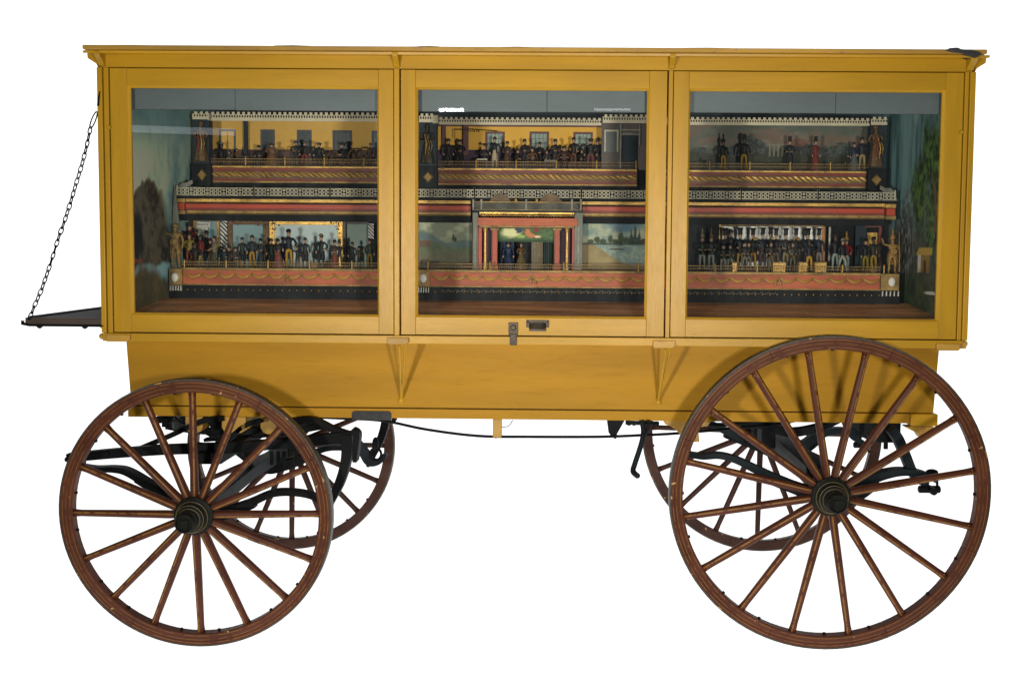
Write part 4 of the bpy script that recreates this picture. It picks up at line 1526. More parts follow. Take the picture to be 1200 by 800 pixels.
def railing(pa, pb, ytop, ybot, Y, posts, ref=600, pw=.0042, step=.0085):
    xa, xb = lx(pa, Y), lx(pb, Y)
    z0_, z1_ = lz(ref, ybot, Y), lz(ref, ytop, Y)
    mb = MB()
    mb.box(xa, xb, Y - .0015, Y + .0015, z1_ - .0025, z1_)
    mb.box(xa, xb, Y - .001, Y + .001, (z0_ * .45 + z1_ * .55) - .001, (z0_ * .45 + z1_ * .55) + .0008)
    mb.build('rail', 'oldgold', TH)
    mb = MB()
    n_ = int((xb - xa) / step)
    for i in range(n_):
        x = xa + (i + .5) * step
        mb.box(x - .0008, x + .0008, Y - .0008, Y + .0008, z0_, z1_ - .0026)
    stuff(mb.build('spindles', 'darkgold', TH))
    mb = MB().lathe([(pw * .9, 0), (pw, .002), (pw * .75, .004), (pw * .8, (z1_ - z0_) + .004), (pw * 1.15, (z1_ - z0_) + .007), (.0015, (z1_ - z0_) + .011)], 8, (0, 0, 0), 'z')
    me = mb.mesh('post')
    me.materials.append(M['gold'])
    for p in posts:
        o = link('railing_post', me, None, TH)
        o.matrix_basis = Matrix.Rotation(ROLL, 4, 'Y') @ Matrix.Translation((lx(p, Y), Y - .001, z0_))


railing(213, 489, 309.3, 317.5, YSF + .02, [215.5, 264.5, 313.7, 362.3, 412, 461])
railing(504, 1034, 309.3, 317.5, YSF + .02, [501.5, 574.5, 661, 749, 789, 839, 888.5, 938, 988.5, 1038.5 - 1])

# lower back wall and cornice
BK = YLB
sb('back_wall', 'black', 205, 1050, 252, 317.4, BK + .03, .01, ref=600, bevel=0)
def fascia(pa, pb):
    sb('fascia', 'black', pa, pb, 253, 261.5, YCO + .02, .012, ref=600)
    sb('cornice_band', 'darkred', pa, pb, 241.0, 249.0, YCO, .03, ref=600)
    sb('cornice_stripe', 'red', pa, pb, 242.0, 246.4, YCO - .003, .02, ref=600)
    sb('cornice_moulding', 'gold', pa - .5, pb + .5, 235.5, 239.2, YCO - .012, .04, ref=600)
    sb('cornice_moulding', 'oldgold', pa, pb, 249.2, 252.4, YCO - .006, .03, ref=600)
    xa, xb = lx(pa, YCO), lx(pb, YCO)
    za, zb2, zc2 = lz(600, 239.6, YCO), lz(600, 241.2, YCO), lz(600, 253.2, YCO)
    mb = MB()
    n_ = int((xb - xa) / .0085)
    for i in range(n_):
        x = xa + (i + .5) * (xb - xa) / n_
        mb.ball((x, YCO - .008, za), .0032, 5, 3)
        mb.ball((x, YCO - .004, zc2), .0026, 5, 3, (1, 1, 1.4))
    stuff(mb.build('bead_edging', 'oldgold', TH))


fascia(205, 551.5)
fascia(682.5, 1036)
for (a, b) in ((206, 217), (1038, 1050)):
    k = ((a + b) / 2 - 600) * .0078
    sb('cornice_end', 'gold', a, b, 235.5 + k, 240.5 + k, YCO - .035, .05, bevel=.002)
    sb('cornice_end', 'red', a + 1, b - 1, 241 + k, 249 + k, YCO - .03, .04)
    sb('cornice_end', 'oldgold', a, b, 249.3 + k, 254 + k, YCO - .035, .05, bevel=.002)
sb('gallery_floor', 'black', 205, 1052, 232.7, 234.8, YCO - .03, .5, ref=600, bevel=0)

# fretwork gallery rail above the cornice
def fretwork(pa, pb, Y=YCO - .02, y0=222.3, y1=231.8, ref=600):
    xa, xb = lx(pa, Y), lx(pb, Y)
    z0_, z1_ = lz(ref, y1, Y), lz(ref, y0, Y)
    h = z1_ - z0_
    mb = MB()
    mb.box(xa, xb, Y, Y + .004, z0_, z0_ + h * .07)
    mb.box(xa, xb, Y, Y + .004, z1_ - h * .07, z1_)
    n_ = max(1, int(round((xb - xa) / (h * .50))))
    w = (xb - xa) / n_
    K = 8
    for i in range(n_):
        cx_ = xa + (i + .5) * w
        for (cz_, RR_, rr_) in ((z0_ + h * .29, h * .255, h * .150), (z0_ + h * .71, h * .255, h * .150)):
            if i % 4 == 3: RR_, rr_ = h * .16, h * .06
            vs = []
            for yy in (Y, Y + .004):
                for rad in (RR_, rr_):
                    vs += [(cx_ + rad * math.cos(2 * math.pi * k / K), yy, cz_ + rad * math.sin(2 * math.pi * k / K)) for k in range(K)]
            fs = []
            for k in range(K):
                k2 = (k + 1) % K
                fs += [(k, k2, K + k2, K + k), (2 * K + k, 3 * K + k, 3 * K + k2, 2 * K + k2), (k, 2 * K + k, 2 * K + k2, k2), (K + k, K + k2, 3 * K + k2, 3 * K + k)]
            mb.add(vs, fs)
    stuff(mb.build('fretwork', 'ivory_dim', TH))
    for p in (pa, pb):
        x = lx(p, Y)
        bx('fret_post', 'ivory_dim', TH, x - .004, x + .004, Y - .002, Y + .006, z0_, z1_ + .010, .001)


for a, b in zip((208, 298, 387, 470, 556, 681, 758, 868, 958), (298, 387, 470, 556, 681, 758, 868, 958, 1048)):
    fretwork(a, b)
for (p, hh) in ((205, 226), (1052, 226)):       # scrolled ears at the gallery ends
    k = (p - 600) * .0078
    s_ = 1 if p < 600 else -1
    mb = MB()
    P_ = [(p, 232 + k), (p + s_ * 1.5, 232 + k), (p + s_ * 14, 222.5 + k), (p + s_ * 21, 218 + k), (p + s_ * 20, 214 + k), (p + s_ * 14, 217 + k), (p + s_ * 8, 217 + k), (p + s_ * 3, 222 + k)]
    if s_ < 0: P_ = P_[::-1]
    mb.prism([Lp(a, b, YCO + .01) for a, b in P_], YCO + .01, YCO + .018)
    mb.build('scroll', 'mesh', TH, bevel=.001)

# ---------------------------------------------------------------- upper gallery
def upper(pa, pb, kind):
    d = {'l': -1.0, 'm': 0.0, 'r': 0.5}[kind]
    k = .0
    f = 600
    sb('gallery_front', 'black', pa, pb, 217.5 + d, 226 + d, YUP + .01, .03, ref=f, bevel=0)
    sb('gallery_board', 'darkgold', pa, pb, 203.4 + d, 213.6 + d, YUP + .006, .02, ref=f)
    sb('gallery_moulding', 'gold', pa, pb, 197.6 + d, 199.8 + d, YUP - .006, .03, ref=f)
    sb('gallery_band', 'darkred', pa, pb, 200.0 + d, 203.3 + d, YUP, .02, ref=f)
    sb('gallery_band', 'darkred', pa, pb, 212.3 + d, 215.0 + d, YUP, .02, ref=f)
    sb('gallery_moulding', 'oldgold', pa, pb, 215.2 + d, 217.3 + d, YUP - .004, .03, ref=f)
    sb('gallery_deck', 'walnut', pa, pb, 196.9 + d, 197.5 + d, YUP, YUB - YUP, ref=f, bevel=0)
    # gilded leaf scroll
    xa, xb = lx(pa + 2, YUP), lx(pb - 2, YUP)
    n_ = int(round((xb - xa) / .062))
    zc_ = lz(600, 207.6 + d, YUP)
    for i in range(n_):
        o = link('gilded_leaf', leafm, None, TH)
        o.matrix_basis = Matrix.Rotation(ROLL, 4, 'Y') @ Matrix.Translation((xa + (xb - xa) * (i + .5) / n_, YUP + .004, zc_)) @ Matrix.Rotation(random.uniform(-.15, .15), 4, 'Y') @ Matrix.Diagonal((1.25 * random.uniform(.85, 1.1), 1.3, 1.15 * random.uniform(.8, 1.1), 1))


def leaf():
    mb = MB()
    for (ox, sgn) in ((-.012, 1), (.014, 1)):
        pts, rad = [], []
        for i in range(7):
            t = i / 6
            pts.append((ox - .020 + .036 * t, -.001, .010 * math.cos(t * 2.8)))
            rad.append(.0010 + .0050 * math.sin(math.pi * min(1, t * 1.1)) ** .8 if t < .95 else .001)
        mb.tube(pts, rad, 5)
    mb.ball((.026, 0, .006), .003, 5, 4)
    mb.ball((-.002, 0, -.008), .003, 5, 4)
    me = mb.mesh('gilded_leaf')
    me.materials.append(M['gilt'])
    return me


leafm = leaf()
upper(246, 490, 'l')
upper(513, 746, 'm')
upper(776, 1017, 'r')
railing(246, 490, 188.0, 196.2, YUP + .012, [243, 288.5, 334.5, 380.5, 426.7, 470], ref=600)
railing(513, 743, 189.5, 198.0, YUP + .012, [511.5, 557.8, 604.6, 651.5, 698.5, 744.5], ref=600)
railing(776, 1017, 189.8, 198.4, YUP + .012, [784, 830.5, 877.5, 924.5, 971.5, 1018], ref=600)

# crenellated ivory cresting
def cresting(pa, pb, ytop, ybot, Y, ref, mat='ivory'):
    xa, xb = lx(pa, Y), lx(pb, Y)
    z0_, z1_ = lz(ref, ybot, Y), lz(ref, ytop, Y)
    h = z1_ - z0_
    mb = MB()
    mb.box(xa, xb, Y, Y + .004, z0_, z0_ + h * .36)
    n_ = max(2, int(round((xb - xa) / .0262)))
    w = (xb - xa) / n_
    for i in range(n_):
        x = xa + i * w
        mb.box(x + w * .02, x + w * .24, Y, Y + .004, z0_ + h * .36, z0_ + h * .62)
        mb.box(x + w * .52, x + w * .74, Y, Y + .004, z0_ + h * .36, z0_ + h * .62)
        mb.box(x, x + w, Y, Y + .004, z0_ + h * .62, z0_ + h * .70)
        mb.box(x + w * .36, x + w * .88, Y, Y + .004, z0_ + h * .70, z1_ - h * .04)
    stuff(mb.build('cresting', mat, TH))


cresting(247, 488, 131.3, 142.2, YUP, 340)
cresting(227, 246.5, 130.6, 140.0, YUP - .04, 236)
cresting(491, 508, 132.8, 143.4, YUP - .04, 500)
cresting(513, 703.5, 137.5, 146.6, YUP + .03, 600)
cresting(705, 758, 134.0, 144.3, YUP - .01, 730)
cresting(776, 1016, 137.6, 147.0, YUP, 900)
cresting(1017.5, 1036.5, 136.8, 146.6, YUP - .04, 1027)
for (a, b, y0_, y1_, Y, rf) in ((506.8, 513.2, 133.0, 144.5, YUP - .038, 510), (244.5, 247, 131, 141, YUP - .03, 245)):
    sb('cresting_return', 'ivory_dim', a, b, y0_ + 2, y1_, Y, .05, ref=rf)

# pilasters with caryatids, dark with gilt diamonds
def pilaster(pa, pb, k, Y=YUP - .03):
    sb('pilaster', 'blueblack', pa, pb, 143.2 + k, 196 + k, Y + .012, .06, bevel=.001)
    o = sb('pilaster_base', 'black', pa - 1.5, pb + 1.0, 195 + k, 221 + k, Y - .012, .08, bevel=.002)
    x, z = Lp((pa + pb) / 2 + .3, 208 + k, Y - .014)
    a, b = .026, .030
    mb = MB()
    vs = [(x, Y - .016, z - b), (x + a, Y - .016, z), (x, Y - .016, z + b), (x - a, Y - .016, z), (x, Y - .022, z - b * .8), (x + a * .8, Y - .022, z), (x, Y - .022, z + b * .8), (x - a * .8, Y - .022, z),
          (x, Y - .0125, z - b), (x + a, Y - .0125, z), (x, Y - .0125, z + b), (x - a, Y - .0125, z)]
    fs = [(0, 1, 5, 4), (1, 2, 6, 5), (2, 3, 7, 6), (3, 0, 4, 7), (4, 5, 6, 7), (8, 9, 1, 0), (9, 10, 2, 1), (10, 11, 3, 2), (11, 8, 0, 3)]
    mb.add(vs, fs)
    for q in (-1, 0, 1):
        mb.tube([(x + q * a * .35 - a * .35, Y - .023, z + q * b * .35 + b * .35), (x + q * a * .35 + a * .35, Y - .023, z + q * b * .35 - b * .35)], .0012, 4)
        mb.tube([(x + q * a * .35 - a * .35, Y - .023, z - q * b * .35 - b * .35), (x + q * a * .35 + a * .35, Y - .023, z - q * b * .35 + b * .35)], .0012, 4)
    mb.build('diamond', 'oldgold', TH)


pilaster(227, 246, -3.0)
pilaster(491, 511.5, -.4)
pilaster(759, 776, 1)
pilaster(1017.5, 1036.5, 2.6)

# upper left room: yellow wall with slate woodwork
sb('room_wall', 'wall_yel', 243, 492, 140, 181, YUB, .01, ref=340, bevel=0)
sb('dado', 'dado', 243, 492, 175.5, 196, YUB - .006, .005, ref=340, bevel=0)


def room_window(pa, pb, ya, yb, Y, frame, glass, nx=3, nz=4, ref=None):
    ref = (pa + pb) / 2
    x0, x1, z0_, z1_ = lx(pa, Y), lx(pb, Y), lz(ref, yb, Y), lz(ref, ya, Y)
    w = bpy.data.objects.new('window', None)
    col.objects.link(w)
    w.parent = TH
    w.matrix_parent_inverse = Matrix.Translation(-Vector(ROOTLOC[TH.name]))
    w.rotation_euler = (0, ROLL, 0)
    t = (x1 - x0) * .11
    mb = MB()
    mb.box(x0, x0 + t, Y - .006, Y - .001, z0_, z1_)
    mb.box(x1 - t, x1, Y - .006, Y - .001, z0_, z1_)
    mb.box(x0 + t, x1 - t, Y - .006, Y - .001, z1_ - t, z1_)
    mb.build('frame', frame, w, roll=False)
    mb = MB()
    for i in range(1, nx):
        x = x0 + t + (x1 - x0 - 2 * t) * i / nx
        mb.box(x - .0012, x + .0012, Y - .005, Y - .0035, z0_, z1_ - t)
    for i in range(1, nz):
        z = z0_ + (z1_ - t - z0_) * i / nz
        mb.box(x0 + t, x1 - t, Y - .0048, Y - .0038, z - .001, z + .001)
    mb.build('glazing_bars', frame, w, roll=False)
    for i in range(nx):
        mb = MB()
        xa = x0 + t + (x1 - x0 - 2 * t) * i / nx
        xb = x0 + t + (x1 - x0 - 2 * t) * (i + 1) / nx
        mb.box(xa, xb, Y - .003, Y - .001, z0_, z1_ - t)
        mb.build('pane', glass, w, roll=False)


room_window(306.5, 323, 152, 176, YUB, 'slate', 'pane_dim')
room_window(349, 366, 152.5, 177, YUB, 'slate', 'pane_dim')
room_window(390.5, 413, 153, 177, YUB, 'slate', 'pane_dim', 4)
room_window(436, 458, 153.5, 177, YUB, 'slate', 'pane_dim', 4)
room_window(258.5, 277.5, 152, 188, YUB, 'slate', 'wall_yel', 2, 1)
sb('column', 'blueblack', 286.3, 290.8, 140, 183, YUB - .05, .015, bevel=.001)
# upper middle room
sb('room_wall', 'wall_yel2', 512, 704, 144, 181, YUB, .01, ref=600, bevel=0)
sb('wall_band', 'maroon', 512, 704, 145, 148.6, YUB - .008, .007, ref=600, bevel=0)
sb('dado', 'purple', 512, 704, 176, 198, YUB - .006, .005, ref=600, bevel=0)
room_window(568.5, 591, 154.5, 180, YUB, 'maroon', 'greenwall', 4)
room_window(620, 642.5, 154.5, 180, YUB, 'maroon', 'greenwall', 4)
room_window(671, 693.5, 155, 180, YUB, 'maroon', 'greenwall', 4)
sb('column', 'maroon', 542.5, 548.5, 146, 182, YUB - .05, .015, bevel=.001)
sb('column', 'maroon', 517.5, 522, 146, 182, YUB - .03, .015, bevel=.001)
mb = MB()
Yb = YUB - .07
a_, b_ = Lp(533, 152, Yb), Lp(583, 154, Yb)
mb.tube([(a_[0], Yb, a_[1]), (a_[0] + .09, Yb, a_[1] + .002), (b_[0], Yb, b_[1])], .0022, 5)
mb.tube([(a_[0], Yb, a_[1]), (a_[0], Yb, a_[1] - .045)], .0015, 4)
for p in (551, 556, 561):
    x, z = Lp(p, 154, Yb)
    mb.ball((x, Yb, z), .0045, 6, 4)
mb.build('hanging_lamp_rail', 'iron', TH)
# tower at the right of the middle room
sb('tower_wall', 'walnut', 704, 758, 144, 199, YUP + .03, .02, ref=730, bevel=0)
room_window(707, 723.5, 152.5, 178, YUP + .028, 'ivory_dim', 'pane_dim', 1, 1)
mb = MB()
x, z = Lp(738, 198, YUP + .035)
h_ = lz(738, 157, YUP + .035) - z
mb.lathe([(.042, 0), (.042, h_)], 20, (x, 0, z), 'z')
mb.v = [(a_, YUP + .035 + b_ * .45, c_) for a_, b_, c_ in mb.v]
mb.build('curved_door', 'blueblack', TH, smooth=False)
mb = MB()
mb.lathe([(.043, h_ - .004), (.045, h_ - .003), (.045, h_ + .003), (.043, h_ + .004)], 20, (x, 0, z), 'z')
mb.v = [(a_, YUP + .035 + b_ * .45, c_) for a_, b_, c_ in mb.v]
mb.build('door_head', 'mesh', TH)
sb('door_jamb', 'mesh', 725.5, 727, 146, 198, YUP + .01, .006, bevel=0)
sb('door_jamb', 'mesh', 747.8, 749, 146, 170, YUP + .01, .006, bevel=0)
sb('transom', 'mesh', 727, 747.8, 151.5, 153, YUP + .01, .006, bevel=0)
sb('transom', 'mesh', 727, 747.8, 157, 158.5, YUP + .008, .006, bevel=0)
# upper right painted landscape
x0, x1 = lx(772, YUB), lx(1019, YUB)
za, zb2 = lz(900, 199, YUB), lz(900, 144, YUB)
painting('painted_landscape', [(x0, YUB, za), (x1, YUB, za), (x1, YUB, zb2), (x0, YUB, zb2)], mountains, 300, 80, gain=1.0)

# ---------------------------------------------------------------- proscenium in the middle
PF = 0.70
sb('prosc_back', 'black', 556, 682, 262, 317, BK + .01, .01, bevel=0)
sb('header', 'salmon', 560, 676.5, 255.5, 264.6, PF, .05, bevel=.001)
sb('side_panel', 'red', 560.6, 564.8, 265, 317, PF + .02, .05)
sb('side_panel', 'red', 670.5, 674.8, 265, 317, PF + .02, .05)
sb('side_panel', 'purple', 565, 577, 266, 317, PF + .07, .02)
sb('side_panel', 'purple', 657, 670, 266, 317, PF + .07, .02)
sb('header_moulding', 'gilt', 561.5, 673, 248.8, 251.0, PF - .02, .04, bevel=.001)
sb('header_moulding', 'oldgold', 561.5, 673, 264.6, 266.6, PF - .012, .04, bevel=.001)
xa, xb = lx(562, PF), lx(672.5, PF)
mb = MB()
zz = lz(617, 252.7, PF)
pts = [(xa + (xb - xa) * i / 150, PF - .006, zz + .003 * math.sin(i * 1.26)) for i in range(151)]
mb.tube(pts, .0022, 5)
stuff(mb.build('wavy_edging', 'gilt', TH))
mb = MB()
zz = lz(617, 267.2, PF)
for i in range(70):
    mb.box(xa + (xb - xa) * i / 70, xa + (xb - xa) * (i + .5) / 70, PF - .012, PF, zz - .003, zz + .003)
stuff(mb.build('dentils', 'darkgold', TH))
sb('ledge', 'blueblack', 553.5, 683, 246.6, 248.4, PF - .06, .12, bevel=.001)
for (a, b) in ((553.8, 560.2), (673.3, 683.0)):
    sb('outer_pillar', 'greystone', a, b, 249, 317, PF + .01, .04, bevel=.0015)
    r_ = (a + b) / 2
    sb('pillar_inset', 'mesh', r_ - 1.6, r_ + 1.6, 266, 312, PF + .004, .005, bevel=.001)
for p in (568.5, 664.2):
    x, z = Lp(p, 316.5, PF)
    h_ = lz(p, 266.8, PF) - z
    mb = MB()
    mb.lathe([(.010, 0), (.010, .008), (.0075, .012), (.0068, h_ * .5), (.0060, h_ - .022), (.0075, h_ - .018), (.008, h_ - .012), (.011, h_ - .006), (.011, h_)], 14, (x, PF + .0, z), 'z')
    mb.build('column', 'gilt', TH, bevel=.0005)
for (a, b) in ((576.2, 583), (649.5, 656.4)):
    sb('pilaster', 'red', a, b, 268, 317, PF + .02, .03, bevel=.001)
    x0, x1 = lx(a, PF), lx(b, PF)
    mb = MB()
    z0_, z1_ = lz(a, 314, PF), lz(a, 269, PF)
    for i in range(30):
        zz = z0_ + (z1_ - z0_) * i / 30
        for xx in (x0 + .002, x1 - .002):
            mb.ball((xx, PF + .018, zz), .0030, 5, 3)
    stuff(mb.build('beading', 'oldgold', TH))
    sb('pilaster_foot', 'salmon', a - 1, b + 1, 311, 317, PF + .008, .04, bevel=.001)
    sb('pilaster_cap', 'oldgold', a - 1.5, b + 1.5, 267, 270, PF + .008, .04, bevel=.001)
YPS = PF + .06
x0, x1 = lx(582, YPS), lx(651, YPS)
painting('painted_scene', [(x0, YPS, lz(616, 283.6, YPS)), (x1, YPS, lz(616, 283.6, YPS)), (x1, YPS, lz(616, 266, YPS)), (x0, YPS, lz(616, 266, YPS))], lying_scene, 110, 34, gain=1.2)
# balcony over the header with mesh rail and two brown humps
Yb = PF - .045
sb('balcony_rail', 'oldgold', 554, 681, 236.2, 237.6, Yb, .006, bevel=.0005)
sb('balcony_rail', 'oldgold', 554, 681, 245.8, 246.6, Yb, .006, bevel=.0005)
mb = MB()
xa, xb = lx(554, Yb), lx(681, Yb)
z0_, z1_ = lz(617, 246.0, Yb), lz(617, 237.4, Yb)
h_ = z1_ - z0_
n_ = 90
for i in range(n_):
    x = xa + (xb - xa) * i / n_
    w = h_ * .55
    if x + w > xb: break
    mb.tube([(x, Yb + .002, z0_), (x + w, Yb + .002, z1_)], .0013, 3)
    mb.tube([(x + w, Yb + .003, z0_), (x, Yb + .003, z1_)], .0013, 3)
stuff(mb.build('balcony_mesh', 'mesh', TH))
for p in (554.5, 564, 616.5, 670, 680.5):
    sb('balcony_post', 'mesh', p - 1.1, p + 1.1, 233.5, 246.6, Yb - .002, .010, bevel=.0008)
for (a, b) in ((570, 602), (628, 662)):
    mb = MB()
    q = 14
    P_ = [(a, 238)] + [(b, 238)] + [(b - (b - a) * i / q, 238 - 11.5 * math.sin(math.pi * i / q) ** 1.3) for i in range(q + 1)][1:-1]
    mb.prism([Lp(u_, v_, PF + .02) for u_, v_ in P_], PF + .02, PF + .04)
    mb.build('pediment', 'darkgold', TH, bevel=.0015)
for p in (604.5, 629):
    x, z = Lp(p, 235, PF)
    mb = MB()
    mb.ball((x, PF, z), .007, 8, 6, (1, 1, 1.4))
    mb.build('finial', 'gilt', TH)

# lake pictures
for (a, b, fn) in ((489, 553, lake_left), (683.2, 760, lake_right)):
    Y = YCO + .06
    x0, x1 = lx(a, Y), lx(b, Y)
    painting('lake_picture', [(x0, Y, lz(616, 316.8, Y)), (x1, Y, lz(616, 316.8, Y)), (x1, Y, lz(616, 254.5, Y)), (x0, Y, lz(616, 254.5, Y))], fn, 110, 90, gain=1.05)

# ---------------------------------------------------------------- lower left rooms
def frame(pa, pb, ya, yb, w, mat, Y=None, inner='palewall', ref=None, orn=False):
    Y = BK if Y is None else Y
    ref = (pa + pb) / 2 if ref is None else ref
    x0, x1, z0_, z1_ = lx(pa, Y), lx(pb, Y), lz(ref, yb, Y), lz(ref, ya, Y)
    t = w
    mb = MB()
    mb.box(x0, x0 + t, Y, Y + .014, z0_, z1_)
    mb.box(x1 - t, x1, Y, Y + .014, z0_, z1_)
    mb.box(x0 + t, x1 - t, Y, Y + .014, z1_ - t, z1_)
    mb.build('scene_frame', mat, TH, bevel=.0012)
    MB().box(x0 + t, x1 - t, Y + .010, Y + .016, z0_, z1_ - t).build('scene_screen', inner, TH)
    if orn:
        mb = MB()
        rs = random.Random(int(pa))
        for (sx_, xx) in ((1, x0 + t * .6), (-1, x1 - t * .6)):
            for i in range(26):
                u_, v_ = rs.random() ** 1.6, rs.random() ** 1.6
                if u_ * v_ > .22: continue
                mb.ball((xx + sx_ * u_ * .055, Y - .003, z1_ - .004 - v_ * .085), rs.uniform(.0025, .0052), 6, 4)
        for i in range(60):
            xx = x0 + (x1 - x0) * rs.random()
            mb.ball((xx, Y - .001, z1_ - t * rs.random()), rs.uniform(.0012, .0025), 5, 3)
        stuff(mb.build('carved_scrolls', 'darkgold', TH))


frame(226, 257, 256, 315, .014, 'gold', inner='tealwall')
frame(265.5, 315, 256.5, 315, .030, 'darkgold', inner='tealwall', orn=True)
frame(315.5, 401.5, 257.5, 315, .026, 'gilt', inner='palewall', orn=True, Y=BK - .012)
frame(403, 432, 260, 315, .012, 'walnut', inner='greenwall')
sb('dark_post', 'walnut', 401.5, 405, 258, 315, BK - .02, .02)
# torn poster with faded writing
Y = BK - .01
mb = MB()
P_ = [(229.5, 285), (229.5, 260.2), (246.5, 260.4), (246, 268.5), (242.5, 268.8), (243, 277), (236, 278), (233, 276)]
P_ = [(229.7, 274), (233, 276.5), (239, 274), (243.5, 273.5), (243.3, 267), (246.3, 266.3), (246.8, 261), (229.7, 260)]
mb.prism([Lp(a, b, Y) for a, b in P_], Y, Y + .002)
ps = mb.build('poster', 'paper', TH)
mb = MB()
rs = random.Random(5)
# a faded title line, then rows of strokes too small to read
for row, (ya, hh, x0p, x1p, dens) in enumerate(((262.2, 1.6, 231.5, 244.5, 9), (265.0, .7, 231, 245, 12), (267.0, .7, 231, 242, 10), (269.0, .7, 231, 242, 10), (271.0, .6, 231, 242, 9), (272.8, .6, 232, 240, 7))):
    for i in range(dens):
        a = x0p + (x1p - x0p) * i / dens
        b = a + (x1p - x0p) / dens * rs.uniform(.35, .75)
        xa_, za_ = Lp(a, ya + hh, Y)
        xb_, zb3 = Lp(b, ya, Y)
        mb.box(xa_, xb_, Y - .0006, Y - .0002, za_, zb3)
stuff(mb.build('lettering', 'ink', TH))
# striped panels
def striped(pa, pb, ya, yb, Y):
    x0, x1, z0_, z1_ = lx(pa, Y), lx(pb, Y), lz((pa + pb) / 2, yb, Y), lz((pa + pb) / 2, ya, Y)
    MB().box(x0, x1, Y, Y + .004, z0_, z1_).build('striped_panel', 'ink', TH)
    w = x1 - x0
    n_ = int((z1_ - z0_) / (w * .62))
    for i in range(-2, n_ + 2):
        zb_l = z1_ - i * w * .62
        poly = [(x0, zb_l), (x1, zb_l - w * 1.0), (x1, zb_l - w * 1.0 + w * .33), (x0, zb_l + w * .33)]
        # clip
        q = [(x, min(max(z, z0_), z1_)) for x, z in poly]
        if q[0][1] == q[3][1] and q[1][1] == q[2][1]: continue
        if q[0][1] >= q[3][1] or q[1][1] >= q[2][1]:
            q = [p_ for i_, p_ in enumerate(q) if p_ not in q[:i_]]
            if len(q) < 3: continue
        MB().prism(q, Y - .0012, Y - .0003).build('white_stripe', 'white', TH)


striped(258.2, 266.2, 258, 292, BK - .02)
striped(431.5, 438, 262, 280, BK - .02)
# red drapery at the far left
for (p, ya, yb, w, mt) in ((213, 256, 285, .012, 'red'), (224, 255, 275, .010, 'darkred'), (219, 268, 300, .014, 'darkred')):
    mb = MB()
    x, z0_ = Lp(p, yb, BK - .02)
    z1_ = lz(p, ya, BK - .02)
    mb.lathe([(w * .4, 0), (w, (z1_ - z0_) * .3), (w * .6, (z1_ - z0_) * .7), (w * .3, z1_ - z0_)], 8, (x, BK - .02, z0_), 'z')
    mb.build('red_curtain', mt, TH, smooth=True)
# lower right screen with figures in front
Y = BK
sb('white_screen', 'whitewall', 845, 965, 265.5, 312, Y + .008, .006)
sb('screen_edge', 'gold', 842.8, 845.2, 263, 305, Y, .016)
sb('screen_edge', 'oldgold', 845.3, 965, 262.8, 264.8, Y, .016)
sb('screen_edge', 'orange', 963.6, 967.6, 265.2, 306, Y - .004, .02)
mb = MB()
x, z = Lp(971.5, 310, Y - .05)
mb.lathe([(.0055, 0), (.0055, lz(971.5, 266, Y - .05) - z)], 10, (x, Y - .05, z), 'z')
mb.build('white_pole', 'white', TH, smooth=True)
sb('dark_screen', 'blueblack', 1003, 1016, 264, 314, Y - .03, .01)
sb('yellow_window', 'gold', 1016.5, 1028.8, 272.5, 300, Y - .01, .008)
sb('door_post', 'darkred', 1030.5, 1033.8, 266, 314, Y - .04, .012)
sb('door_post', 'maroon', 1014, 1033, 264.3, 266.6, Y - .04, .01)

# ================================================================== FIGURES
UPZ = {'l': lz(600, 195.7, YUP), 'm': lz(600, 196.7, YUP), 'r': lz(600, 197.2, YUP)}
LOZ = lz(600, 317.0, YSF)


